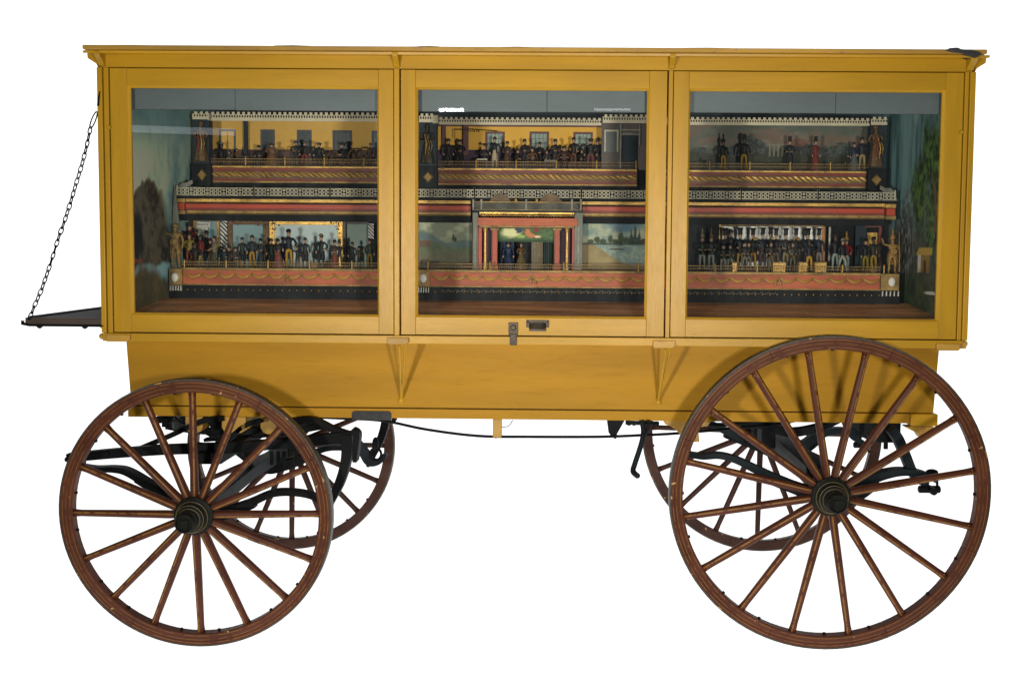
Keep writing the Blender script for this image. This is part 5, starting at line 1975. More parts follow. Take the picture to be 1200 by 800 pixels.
def body_mesh(kind):
    """one continuous figure of height 1, feet at z=0, facing -Y"""
    V, E, R = [], [], []

    def add(p, r, link_=None):
        V.append(p)
        R.append(r)
        if link_ is not None: E.append((link_, len(V) - 1))
        return len(V) - 1
    sit = kind == 'seated'
    dz = -.22 if sit else 0
    pel = add((0, 0, .50 + dz), .075)
    wai = add((0, 0, .60 + dz), .070, pel)
    che = add((0, .005, .73 + dz), .085, wai)
    nek = add((0, 0, .835 + dz), .034, che)
    hd0 = add((0, -.005, .885 + dz), .055, nek)
    hd1 = add((0, -.008, .945 + dz), .060, hd0)
    hands = []
    for s in (-1, 1):
        hip = add((s * .055, 0, .47 + dz), .055, pel)
        if sit:
            kn = add((s * .075, -.20, .27), .040, hip)
            an = add((s * .075, -.19, .05), .026, kn)
            add((s * .08, -.26, .018), .020, an)
        else:
            st = .02 if kind != 'stride' else s * .07
            kn = add((s * .062, -.01 - (st if kind == 'stride' else 0), .27), .042, hip)
            an = add((s * .070, .01 - (st * 1.6 if kind == 'stride' else 0), .045), .026, kn)
            add((s * .085, -.055 - (st * 1.6 if kind == 'stride' else 0), .018), .022, an)
        sh = add((s * .115, .005, .775 + dz), .042, che)
        if kind == 'hips' or (kind == 'onehip' and s > 0):
            el = add((s * .205, .03, .64 + dz), .032, sh)
            ha = add((s * .115, -.05, .555 + dz), .026, el)
        elif kind in ('front', 'seated', 'drum'):
            el = add((s * .165, .0, .63 + dz), .032, sh)
            ha = add((s * .06, -.135, .60 + dz), .025, el)
        elif kind == 'raise' and s < 0:
            el = add((s * .20, -.02, .80 + dz), .030, sh)
            ha = add((s * .235, -.05, .93 + dz), .024, el)
        elif kind == 'horn':
            el = add((s * .175, -.04, .70 + dz), .030, sh)
            ha = add((s * .06, -.15, .85 + dz), .024, el)
        else:
            el = add((s * .155, .01, .62 + dz), .032, sh)
            ha = add((s * .150, -.04, .475 + dz), .025, el)
        hands.append(Vector(V[ha]))
        # a palm and stubby fingers
        d = (Vector(V[ha]) - Vector(V[el])).normalized()
        for q in (-1, 0, 1):
            add(tuple(Vector(V[ha]) + d * .040 + Vector((q * .014, 0, 0))), .009, ha)
    me = bpy.data.meshes.new('tmp')
    me.from_pydata(V, E, [])
    o = bpy.data.objects.new('tmp', me)
    col.objects.link(o)
    sk = o.modifiers.new('skin', 'SKIN')
    sk.use_smooth_shade = True
    if not me.skin_vertices: 
        me.update()
    for i, r in enumerate(R):
        me.skin_vertices[0].data[i].radius = (r, r * .86 if i > 5 else r * .80)
    me.skin_vertices[0].data[4].radius = (.055, .062)
    me.skin_vertices[0].data[5].radius = (.056, .064)
    me.skin_vertices[0].data[0].use_root = True
    ss = o.modifiers.new('sub', 'SUBSURF')
    ss.levels = 1
    ss.render_levels = 1
    dg = bpy.context.evaluated_depsgraph_get()
    dg.update()
    res = bpy.data.meshes.new_from_object(o.evaluated_get(dg))
    res.name = 'body_' + kind
    bpy.data.objects.remove(o)
    res.materials.clear()
    for _ in range(4): res.materials.append(M['black'])
    for p in res.polygons:
        c = p.center
        z = c.z - dz
        m_ = 0                                     # coat
        if z > .845: m_ = 2                        # face
        elif min((c - h).length for h in hands) < .055 and abs(c.x) > .03: m_ = 2
        elif z < .50 and abs(c.x) < .145 and (min((c - h).length for h in hands) > .08): m_ = 1
        if c.z < .05: m_ = 3
        p.material_index = m_
        p.use_smooth = True
    return res


def new_mesh_materials(me, n=1):
    for _ in range(n): me.materials.append(M['black'])
    return me


def parts_lib():
    L = {}
    # skirt with folds
    for nm, (w0, w1, z1_) in {'skirt': (.055, .215, .60), 'gown': (.06, .16, .60)}.items():
        n_ = 24
        rows = 7
        vs, fs = [], []
        for i in range(rows):
            t = i / (rows - 1)
            r = w0 + (w1 - w0) * (1 - (1 - t) ** 1.6)
            z = z1_ - (z1_ - .015) * t
            for k in range(n_):
                a = 2 * math.pi * k / n_
                rr = r * (1 + .07 * t * math.cos(a * 8))
                vs.append((rr * math.cos(a), rr * .85 * math.sin(a), z))
        for i in range(rows - 1):
            for k in range(n_):
                fs.append((i * n_ + k, i * n_ + (k + 1) % n_, (i + 1) * n_ + (k + 1) % n_, (i + 1) * n_ + k))
        fs.append(tuple(range(n_)))
        fs.append(tuple((rows - 1) * n_ + k for k in range(n_)))
        L[nm] = new_mesh_materials(MB().add(vs, fs).mesh(nm))
    # tail coat skirts
    mb = MB()
    n_ = 14
    vs, fs = [], []
    for i, (z, r) in enumerate(((.60, .082), (.50, .105), (.36, .115), (.24, .112))):
        for k in range(n_ + 1):
            a = math.radians(-30 + 240 * k / n_)
            for q in (0, .010):
                vs.append(((r - q) * math.cos(a), (r - q) * .85 * math.sin(a), z))
    w = (n_ + 1) * 2
    for i in range(3):
        for k in range(n_):
            a = i * w + k * 2
            fs += [(a, a + 2, a + w + 2, a + w), (a + 1, a + w + 1, a + w + 3, a + 3)]
        fs += [(i * w, i * w + w, i * w + w + 1, i * w + 1), (i * w + 2 * n_, i * w + 2 * n_ + 1, i * w + w + 2 * n_ + 1, i * w + w + 2 * n_)]
    for k in range(n_):
        fs += [(3 * w + 2 * k, 3 * w + 2 * k + 2, 3 * w + 2 * k + 3, 3 * w + 2 * k + 1), (2 * k, 2 * k + 1, 2 * k + 3, 2 * k + 2)]
    L['tails'] = new_mesh_materials(mb.add(vs, fs).mesh('coat_tails'))
    L['hat'] = new_mesh_materials(MB().lathe([(.085, .975), (.085, .985), (.055, .988), (.052, 1.06), (.058, 1.10), (.055, 1.105)], 14, (0, -.005, 0), 'z').mesh('top_hat'))
    L['shako'] = new_mesh_materials(MB().lathe([(.060, .965), (.062, .98), (.055, .985), (.060, 1.06), (.078, 1.095), (.080, 1.115), (.060, 1.12)], 14, (0, -.005, 0), 'z').box(-.05, .05, -.085, -.05, .965, .978).mesh('shako'))
    L['cap'] = new_mesh_materials(MB().lathe([(.066, .960), (.070, .975), (.050, 1.02), (.015, 1.035)], 14, (0, -.002, 0), 'z').mesh('cap'))
    L['brim'] = new_mesh_materials(MB().lathe([(.10, .972), (.105, .978), (.060, .990), (.052, 1.03), (.02, 1.045)], 16, (0, -.003, 0), 'z').mesh('brimmed_hat'))
    L['plume'] = new_mesh_materials(MB().lathe([(.064, .965), (.060, 1.0), (.05, 1.05), (.02, 1.06), (.022, 1.10), (.028, 1.16), (.012, 1.22)], 12, (0, -.003, 0), 'z').mesh('plumed_hat'))
    mb = MB()
    mb.ball((0, .026, .963), .064, 12, 8, (.98, .90, 1.0))
    hm = mb.mesh('hair')
    for p in hm.polygons: p.use_smooth = True
    L['hair'] = new_mesh_materials(hm)
    # props held
    L['drum'] = new_mesh_materials(MB().lathe([(.07, 0), (.078, .004), (.07, .010), (.07, .075), (.078, .08), (.07, .088)], 14, (0, -.155, .46), 'z').mesh('drum'))
    L['horn'] = new_mesh_materials(MB().tube([(0, -.08, .91), (0, -.16, .88), (.01, -.26, .84)], [.008, .012, .045], 8).tube([(-.03, -.16, .87), (.03, -.18, .82), (-.02, -.20, .80)], .010, 6).mesh('horn'))
    L['musket'] = new_mesh_materials(MB().tube([(.14, -.06, .05), (.14, -.05, .55), (.13, -.04, 1.15)], [.018, .012, .007], 6).mesh('staff'))
    L['shield'] = new_mesh_materials(MB().lathe([(.001, -.13), (.07, -.125), (.085, -.11), (.08, -.105)], 14, (0, 0, .60), 'y').mesh('shield'))
    L['apron'] = new_mesh_materials(MB().prism([(-.06, .25), (.06, .25), (.045, .58), (-.045, .58)], -.125, -.115).mesh('apron'))
    return L


BOD = {k: body_mesh(k) for k in ('down', 'hips', 'onehip', 'front', 'raise', 'horn', 'seated', 'stride')}
LIB = parts_lib()
NAMEOF = {'skirt': 'skirt', 'gown': 'gown', 'tails': 'coat_tails', 'hat': 'top_hat', 'shako': 'shako', 'cap': 'cap', 'brim': 'hat', 'plume': 'plumed_hat', 'hair': 'hair',
          'drum': 'drum', 'horn': 'horn', 'musket': 'staff', 'shield': 'shield', 'apron': 'apron'}


def wpos(x, y, z):      # theatre frame -> world (same lean as the cabinet)
    return (x * math.cos(ROLL) + z * math.sin(ROLL), y, -x * math.sin(ROLL) + z * math.cos(ROLL))


def fig(px, top, tier, Y, pose, coat, legs, extra, label, group=None, rz=0, skin='skin', hairc='hair', zoff=0, cat='figurine', name='figurine', all_mat=None, hfac=1.0, sc_w=1.0):
    zf = {'L': LOZ, 'l': UPZ['l'], 'm': UPZ['m'], 'r': UPZ['r']}[tier] + zoff
    if tier == 'L' and 848 < px < 965 and Y >= .80: sc_w *= .84
    x, zt = Lp(px, top, Y)
    H = (zt - zf)
    n = 1.0
    if pose == 'seated': n = .80
    if any(e in extra for e in ('hat', 'shako')): n += .10
    elif any(e in extra for e in ('brim', 'cap')): n += .035
    elif 'plume' in extra: n += .2
    s = H / n
    loc = wpos(x, Y, zf)
    r = root(name, loc, label, cat, group)
    r.scale = (s * sc_w, s * sc_w, s)
    r.rotation_euler = (0, 0, math.radians(rz))

    def child(me, nm, mats):
        o = bpy.data.objects.new(nm, me)
        col.objects.link(o)
        o.parent = r
        for i, m_ in enumerate(mats):
            o.material_slots[i].link = 'OBJECT'
            o.material_slots[i].material = m_
        return o
    cm = M[all_mat] if all_mat else cloth(coat)
    lm = M[all_mat] if all_mat else cloth(legs)
    sm = M[all_mat] if all_mat else M[skin]
    bm_ = M[all_mat] if all_mat else cloth((28, 24, 22))
    child(BOD[pose], 'body', [cm, lm, sm, bm_])
    ex = dict(extra)
    dz = -.22 if pose == 'seated' else 0
    if 'hair' not in ex: ex['hair'] = None
    for k, c in ex.items():
        if k == 'hair':
            m_ = M[all_mat] if all_mat else (cloth(c) if c else M['hair'])
        else:
            m_ = M[all_mat] if all_mat else (M[c] if isinstance(c, str) else (cloth(c) if c else cm))
        o = child(LIB[k], NAMEOF[k], [m_])
        if k in ('hair', 'hat', 'shako', 'cap', 'brim', 'plume', 'drum', 'shield', 'horn'): o.location.z = dz
        if k == 'hair' and hfac != 1: o.scale = (hfac,) * 3
    if 'hair' in ex: pass
    return r


BLK, NVY, GRN, BRN, YLW, WHT, GRY, RED, PNK, TAN = (30, 30, 32), (34, 42, 58), (46, 58, 44), (84, 54, 38), (196, 146, 34), (196, 196, 180), (92, 96, 96), (170, 44, 34), (150, 84, 72), (150, 120, 84)
T = {'tails': None}
Yl = 0.80
gl = 'figurines on the lower left stage'
gm = 'figurines on the upper middle gallery'
gu = 'figurines on the upper left gallery'
gr = 'figurines on the upper right gallery'
gs = 'bandsmen and figures on the lower right stage'
gs2 = 'gilded statues on the theatre front'
# --- lower left
fig(222, 272, 'L', .74, 'front', (150, 130, 50), (150, 70, 48), {'brim': (40, 36, 30)}, 'figurine in yellow-green jacket sitting with the crowd nearest the gold statue, lower left', gl, 10)
fig(222.5, 261, 'L', .84, 'front', (120, 44, 30), BRN, {'brim': (60, 60, 50)}, 'red-coated figurine in a broad drooping hat behind the yellow-green one, lower left', gl, 30, zoff=.03)
fig(235, 275, 'L', .75, 'stride', (132, 50, 36), (180, 150, 90), {'hair': None}, 'figurine in red vest and cream breeches under the torn poster', gl, -40, skin='skin_dark')
fig(242, 270, 'L', .86, 'down', BLK, BLK, {'brim': BLK}, 'black-clad figurine in brimmed hat below the right edge of the torn poster', gl, 0)
fig(251, 277, 'L', .74, 'front', (150, 140, 110), (96, 90, 72), {'hair': None}, 'pale draped figurine leaning forward left of the striped panel', gl, -50)
fig(230, 268, 'L', .88, 'front', (58, 66, 56), (50, 44, 38), {'brim': (84, 86, 74)}, 'grey-green figurine in wide drooping hat under the poster, back of the left crowd', gl, 15, zoff=.02)
fig(247, 279, 'L', .80, 'front', (56, 40, 34), (90, 74, 50), {'cap': (90, 40, 30)}, 'crouching brown figurine in red cap at the front of the left crowd', gl, -30, sc_w=1.3)
fig(213.5, 270, 'L', .86, 'down', (96, 36, 28), (70, 40, 30), {'brim': (110, 40, 30)}, 'dark red figurine squeezed between the gold statue and the crowd', gl, 0)
fig(228.5, 284, 'L', .72, 'seated', (44, 40, 34), (92, 70, 44), {}, 'small brown-skinned figurine sitting in front of the left crowd', gl, 0, skin='skin_dark', sc_w=1.2)
fig(263, 291, 'L', .78, 'down', (36, 58, 60), (36, 58, 60), {'gown': (34, 60, 62)}, 'short teal-gowned figurine in front of the striped panel', gl, 0, sc_w=1.7)
fig(268.5, 288, 'L', .74, 'seated', (60, 48, 40), (70, 60, 44), {}, 'small seated figurine with brown face right of the teal gown', gl, -60)
fig(276, 288, 'L', .74, 'seated', (74, 66, 56), YLW, {'cap': (60, 56, 50)}, 'seated figurine with yellow knees at the foot of the teal mirror', gl, 60)
fig(284.0, 278.5, 'L', Yl, 'down', (36, 44, 34), (36, 34, 32), {'tails': None}, 'figurine in dark green coat, leftmost of the three standing before the teal mirror', gl, 10)
fig(295.5, 276, 'L', Yl - .02, 'down', (58, 58, 62), YLW, {'tails': (50, 50, 54)}, 'grey-coated figurine with yellow trousers before the teal mirror', gl, 0)
fig(305.5, 279, 'L', Yl, 'front', (56, 60, 60), (60, 66, 72), {'gown': (52, 58, 66), 'cap': BLK}, 'woman figurine in slate gown, rightmost of the three before the teal mirror', gl, -10)
fig(318, 280, 'L', .86, 'down', (34, 38, 30), (34, 38, 30), {'tails': None}, 'dark green figurine standing in front of the post between the two mirrors', gl, 0)
fig(326, 279.5, 'L', .77, 'front', (58, 44, 44), PNK, {'skirt': (146, 84, 74), 'cap': BLK}, 'woman figurine in dusty pink skirt left of the tall yellow-trousered man', gl, 0, sc_w=.9)
fig(331.5, 278, 'L', .86, 'down', BLK, BLK, {'tails': None}, 'black figurine half hidden behind the tall yellow-trousered man', gl, 20)
fig(338.5, 268, 'L', .74, 'onehip', (34, 40, 48), (200, 152, 40), {'tails': None, 'cap': BLK}, 'tallest figurine, navy coat and yellow trousers, hand on hip before the pale blue screen', gl, 15)
fig(348.5, 288.5, 'L', .75, 'raise', (40, 46, 38), (60, 58, 50), {}, 'small boy figurine raising one arm beside the tall yellow-trousered man', gl, 0)
fig(357.5, 279, 'L', .76, 'down', (48, 50, 52), (44, 44, 46), {'tails': None}, 'figurine in charcoal suit standing alone before the pale blue screen', gl, -5)
fig(376.5, 274, 'L', .76, 'onehip', (32, 34, 36), (34, 36, 36), {'tails': None, 'brim': (130, 104, 66)}, 'black-suited figurine in tan hat casting a blue shadow on the pale screen', gl, -15)
fig(392.5, 281, 'L', .76, 'front', (70, 52, 42), (128, 66, 40), {'gown': (132, 68, 40), 'brim': (40, 34, 28)}, 'woman figurine in rust-red gown at the right edge of the gilt frame', gl, 30)
fig(398, 280, 'L', .80, 'down', (40, 46, 44), (84, 84, 76), {'hat': (26, 26, 28)}, 'figurine in top hat pressed behind the rust-red gown', gl, 0)
fig(413, 284, 'L', .80, 'down', (36, 44, 40), (40, 44, 40), {'tails': None}, 'dark figurine on the left before the pale green screen', gl, 0)
fig(421, 288, 'L', .78, 'front', (64, 66, 52), (60, 62, 52), {'cap': BLK}, 'short figurine with clasped hands before the pale green screen', gl, 0)
fig(433.5, 280, 'L', .78, 'down', (58, 66, 40), (150, 118, 36), {'tails': None}, 'green-coated figurine with mustard trousers below the small striped panel', gl, 0)
# --- proscenium
gp = 'figures under the middle arch'
fig(596, 284, 'L', .80, 'down', (46, 62, 92), (46, 62, 92), {'gown': (42, 58, 86)}, 'figure in blue robe at the left of the middle arch', gp, 0, skin='skin', sc_w=1.25)
fig(611, 284, 'L', .78, 'front', (104, 76, 36), (110, 92, 58), {'skirt': (116, 98, 62)}, 'dancing figure in gold and cream gown in the middle arch', gp, 20)
mb = MB()
for (p0, p1, nm, mt) in ((623, 636.5, 'cream', 'beige'), (637.5, 648.5, 'green', 'greencloth'), (586, 602.5, 'blue', 'bluecloth')):
    Y = .84
    x0, x1, z0_, z1_ = lx(p0, Y), lx(p1, Y), lz(p0, 316, Y), lz(p0, 283, Y)
    q = 30
    vs, fs = [], []
    for i in range(q + 1):
        t = i / q
        yy = Y + .008 * math.cos(t * 26)
        for (z, d) in ((z0_, 0), (z1_, 0), (z1_, .004), (z0_, .004)):
            vs.append((x0 + (x1 - x0) * t, yy + d, z))
    for i in range(q):
        for k in range(4):
            fs.append((i * 4 + k, (i + 1) * 4 + k, (i + 1) * 4 + (k + 1) % 4, i * 4 + (k + 1) % 4))
    fs += [(0, 1, 2, 3), tuple(4 * q + k for k in (3, 2, 1, 0))]
    MB().add(vs, fs).build('curtain', mt, TH)
# --- upper left
Yu = 1.03
fig(260, 166, 'l', Yu, 'seated', (34, 30, 30), (34, 30, 30), {'brim': (150, 148, 140)}, 'figurine in pale cap bending at the far left of the upper left gallery', gu, 30, skin='skin_dark')
fig(268.5, 176, 'l', 1.0, 'seated', (88, 92, 84), (70, 70, 62), {}, 'small grey figurine seated below the glazed door, upper left', gu, -40)
fig(277.5, 174, 'l', 1.02, 'front', (120, 84, 40), BRN, {}, 'small ochre figurine at the foot of the glazed door, upper left', gu, 0, sc_w=.7)
fig(303, 170, 'l', 1.02, 'seated', (38, 34, 32), (40, 36, 32), {}, 'dark seated figurine left of the straw-skirted woman', gu, 0, sc_w=1.3)
fig(318.5, 167.5, 'l', .99, 'front', (134, 98, 66), (134, 98, 66), {'skirt': (140, 100, 68), 'brim': (120, 86, 58)}, 'woman figurine in wide straw-brown skirt, upper left gallery', gu, 0, sc_w=1.6)
fig(347, 164.5, 'l', 1.02, 'front', (40, 48, 40), (44, 50, 42), {'brim': (120, 126, 124)}, 'dark green figurine in pale hat working left of the red-trousered one', gu, 20, sc_w=1.3)
fig(357.5, 165, 'l', 1.03, 'down', (38, 34, 34), (140, 48, 40), {'cap': (110, 112, 108)}, 'figurine with one red trouser leg before the second slate window', gu, 0, sc_w=1.3)
fig(374, 167, 'l', .99, 'down', (36, 42, 36), (34, 36, 34), {'brim': (130, 132, 130), 'tails': None}, 'broad dark figurine in round pale hat left of the spinning wheels', gu, 0, sc_w=1.5)
fig(401, 166, 'l', 1.0, 'seated', (36, 38, 38), (34, 34, 34), {'brim': (70, 76, 76)}, 'figurine hunched between the two spinning wheels', gu, -40, sc_w=1.4)
fig(434, 168, 'l', 1.02, 'down', (90, 64, 44), (70, 48, 36), {}, 'brown figurine by the white knob at the right end of the upper left gallery', gu, 0, sc_w=.9)
# --- upper middle
fig(526, 163, 'm', 1.02, 'down', (38, 36, 40), (40, 36, 36), {'tails': None}, 'dark figurine at the far left of the upper middle gallery', gm, 0, sc_w=1.1)
fig(539, 164, 'm', 1.02, 'front', (48, 42, 40), (44, 40, 38), {'tails': None}, 'brown-black figurine under the hanging rail, upper middle gallery', gm, -20, sc_w=1.3)
fig(568, 171, 'm', .99, 'front', (34, 34, 36), (34, 34, 36), {}, 'black-haired figurine behind the small pale table, upper middle gallery', gm, 0, sc_w=1.35, hfac=1.1)
fig(580, 161, 'm', .99, 'onehip', (36, 38, 42), (196, 176, 134), {'apron': (196, 178, 140)}, 'figurine in cream trousers standing before the first maroon window', gm, 0)
fig(594.5, 166, 'm', 1.0, 'front', (66, 52, 44), (92, 62, 46), {'gown': (96, 66, 50)}, 'brown-gowned woman figurine right of the cream-trousered one', gm, -20, sc_w=1.15)
fig(607, 174, 'm', 1.02, 'seated', (56, 44, 38), (60, 46, 38), {}, 'low brown figurine bent over between the first two maroon windows', gm, 60, sc_w=1.1)
fig(615.5, 163.5, 'm', 1.02, 'front', (40, 38, 40), (60, 50, 44), {'tails': None}, 'dark-coated figurine left of the second maroon window', gm, 30, sc_w=1.1)
fig(624, 172, 'm', .99, 'seated', (110, 78, 56), (100, 70, 50), {}, 'tan seated figurine below the second maroon window', gm, -20, sc_w=1.2)
fig(632.5, 167, 'm', 1.02, 'front', (38, 38, 42), (44, 42, 44), {}, 'figurine leaning forward in navy before the second maroon window', gm, -30, sc_w=1.15)
fig(641, 175, 'm', 1.0, 'seated', (70, 66, 62), (70, 66, 62), {}, 'small grey seated figurine at the right edge of the second maroon window', gm, 20)
fig(651.5, 163.5, 'm', 1.01, 'front', (42, 38, 40), (78, 58, 50), {'tails': None}, 'standing figurine in dark coat between the second and third maroon windows', gm, 25, sc_w=1.15)
fig(661.5, 171, 'm', .98, 'seated', (86, 58, 48), (86, 60, 50), {}, 'seated figurine in red-brown left of the third maroon window', gm, 0, sc_w=1.35)
fig(672.5, 161.5, 'm', 1.01, 'onehip', (52, 42, 40), (116, 76, 52), {'tails': None}, 'bare-headed figurine standing against the third maroon window', gm, -10, sc_w=1.1)
fig(682, 174, 'm', 1.02, 'seated', (36, 38, 40), (36, 38, 40), {}, 'low dark figurine below the third maroon window', gm, 20)
fig(692.5, 163, 'm', .99, 'down', (44, 42, 44), (120, 72, 48), {}, 'broad figurine with rust-brown trousers next to the dark tower', gm, 180, sc_w=1.35)
fig(700.5, 164, 'm', 1.04, 'down', (28, 30, 34), (28, 30, 34), {}, 'narrow black figurine in shadow beside the dark tower', gm, 0, sc_w=.9)
# --- upper right
fig(848, 157.5, 'r', 1.0, 'down', (40, 38, 30), (170, 134, 40), {'plume': (30, 28, 26), 'tails': None}, 'black-plumed figurine with yellow trousers, leftmost on the mountain landscape', gr, 20, skin='skin_dark', sc_w=1.1)
fig(872.5, 157.5, 'r', 1.0, 'down', (40, 38, 32), (168, 130, 40), {'hat': (30, 28, 26), 'tails': None}, 'figurine with yellow trousers, second from left on the mountain landscape', gr, -10, skin='skin_dark', sc_w=1.1)
fig(926, 160, 'r', 1.0, 'front', (32, 34, 36), (36, 36, 38), {'hat': (26, 26, 28), 'tails': None}, 'black-suited figurine in top hat in the middle of the mountain landscape', gr, -15)
fig(956.5, 160, 'r', 1.0, 'down', (128, 56, 44), (150, 76, 58), {'hat': (30, 26, 26), 'gown': (140, 64, 50)}, 'figurine in long red-brown coat and black hat on the mountain landscape', gr, 20, sc_w=.95)
fig(1001.5, 167, 'r', 1.0, 'onehip', (44, 56, 72), (110, 120, 116), {'gown': (104, 116, 112)}, 'woman figurine in blue bodice and grey skirt near the right gilt statue', gr, 15, sc_w=1.1)
fig(1011, 161.5, 'r', 1.0, 'down', (38, 42, 48), (176, 152, 96), {'tails': None}, 'navy-coated figurine with cream trousers next to the right gilt statue', gr, 0, sc_w=1.1)
fig(826, 184.5, 'r', 1.0, 'down', (40, 38, 36), (40, 38, 36), {}, 'tiny figurine by the railing at the left of the mountain landscape', gr, 0)
fig(994, 181, 'r', .97, 'down', (30, 32, 36), (30, 32, 36), {}, 'tiny dark child figurine left of the blue-bodiced woman', gr, 0)
# --- lower right band
bandA = [(823.5, 268.5, 1.0), (834, 269.5, 1.0)]
gb = 'plumed drummers at the left of the lower right stage'
fig(823.5, 268, 'L', .86, 'drum' if False else 'front', (34, 42, 34), (150, 156, 140), {'plume': (150, 140, 116), 'drum': (54, 66, 50)}, 'drummer with pale plume, first from the left on the dark lower right stage', gb, 0)
fig(834, 268, 'L', .86, 'front', (34, 42, 34), (150, 156, 140), {'plume': (120, 96, 72), 'drum': (54, 66, 50)}, 'drummer with brown plume, second from the left on the dark lower right stage', gb, 0)
fig(848, 285, 'L', .74, 'front', (36, 44, 34), (140, 144, 128), {'drum': (60, 76, 50), 'cap': BLK}, 'short drummer with green drum at the left edge of the white screen', gs, 0, sc_w=1.2)
fig(856, 285, 'L', .74, 'front', (38, 46, 36), (140, 144, 128), {'drum': (60, 78, 52), 'cap': BLK}, 'short drummer with green drum, second in the front row', gs, 0, sc_w=1.2)
fig(850.5, 268, 'L', .84, 'down', (44, 46, 52), (130, 128, 116), {'shako': BLK, 'tails': None}, 'tall bandsman in black shako, leftmost before the white screen', gs, 0, sc_w=1.1)
fig(857.3, 269.5, 'L', .88, 'down', (56, 54, 54), (100, 92, 80), {}, 'bare-headed figurine between the two left shakos before the white screen', gs, 0)
fig(868, 267.5, 'L', .82, 'front', (34, 38, 44), (176, 140, 60), {'shako': BLK, 'tails': None}, 'bandsman in black shako, second shako from the left', gs, 0, sc_w=1.15)
fig(873.5, 282, 'L', .74, 'front', (48, 48, 44), (120, 116, 100), {'cap': BLK}, 'short front figurine under the second shako', gs, 0)
fig(883, 268, 'L', .82, 'horn', (32, 34, 40), (186, 140, 46), {'shako': BLK, 'tails': None, 'horn': 'gold'}, 'bandsman with horn and yellow trousers before the white screen', gs, 0, sc_w=1.1)
fig(878, 282, 'L', .75, 'front', (60, 58, 52), (110, 104, 90), {'cap': BLK}, 'short front figurine just left of the yellow-trousered horn player', gs, 0)
fig(894.5, 267.5, 'L', .80, 'onehip', (30, 34, 42), (60, 56, 56), {'shako': BLK, 'tails': (110, 40, 34)}, 'bandsman in navy coat with red lining, elbow out, fourth shako', gs, 10, sc_w=1.1)
fig(903.5, 267, 'L', .86, 'front', (54, 50, 44), (90, 84, 72), {'shako': (40, 36, 34), 'horn': 'oldgold'}, 'bandsman in brown-black shako behind the short gold-belted drummer', gs, 0)
fig(904, 283, 'L', .74, 'front', (64, 60, 44), (110, 104, 84), {'drum': (120, 96, 40)}, 'short drummer with gold-rimmed drum left of the white gap', gs, 0, sc_w=1.05)
fig(910, 268, 'L', .82, 'front', (32, 34, 42), (130, 124, 112), {'shako': BLK, 'tails': (96, 36, 32)}, 'bandsman in shako just left of the bright gap in the band', gs, -10)
fig(921.5, 268, 'L', .80, 'front', (48, 36, 38), (150, 130, 90), {'shako': BLK, 'tails': (30, 32, 38)}, 'red-waistcoated bandsman just right of the bright gap', gs, 0, sc_w=1.1)
fig(933.5, 268, 'L', .82, 'horn', (44, 40, 38), (80, 76, 60), {'shako': BLK, 'horn': 'gold', 'tails': (70, 32, 28)}, 'bandsman blowing a gilt horn, third shako from the right', gs, 0)
fig(929.5, 283.5, 'L', .74, 'front', (66, 62, 48), (104, 98, 78), {'drum': (110, 88, 40)}, 'short drummer with gold drum under the gilt horn', gs, 0, sc_w=1.05)
fig(947, 268, 'L', .82, 'hips', (34, 40, 52), (60, 62, 66), {'shako': BLK, 'tails': None}, 'broad bandsman in navy cape, second shako from the right', gs, 0, sc_w=1.35)
fig(949, 281, 'L', .73, 'hips', (42, 44, 50), (206, 158, 54), {}, 'short figurine with bright yellow trousers standing before the navy cape', gs, 0, skin='skin_dark')
fig(960.5, 268, 'L', .82, 'down', (44, 52, 64), (140, 138, 124), {'shako': BLK, 'tails': (104, 44, 34)}, 'bandsman with rust sash, rightmost shako beside the orange strip', gs, 0)
fig(979.5, 275, 'L', .80, 'down', (38, 36, 38), (160, 172, 164), {}, 'figurine in dark jacket and pale trousers left of the red-jacketed one', gs, 0, skin='skin_dark')
fig(992.5, 272, 'L', .80, 'onehip', (168, 42, 38), (166, 180, 172), {'plume': (190, 140, 60)}, 'red-jacketed figurine with plume and pale blue trousers', gs, 15, sc_w=1.0)
fig(988, 279, 'L', .75, 'stride', (50, 52, 56), (176, 184, 172), {'cap': (150, 150, 130)}, 'pale-trousered figurine striding in front of the red jacket', gs, 30)
fig(1015, 279, 'L', .80, 'down', (34, 36, 36), (150, 130, 40), {'cap': BLK}, 'black-jacketed figurine with olive yellow trousers left of the small yellow window', gs, 10)
fig(1024.5, 277, 'L', .78, 'down', (40, 38, 36), (158, 132, 38), {'cap': (36, 34, 34)}, 'brown-faced figurine with mustard trousers in front of the small yellow window', gs, 0, skin='skin_dark')
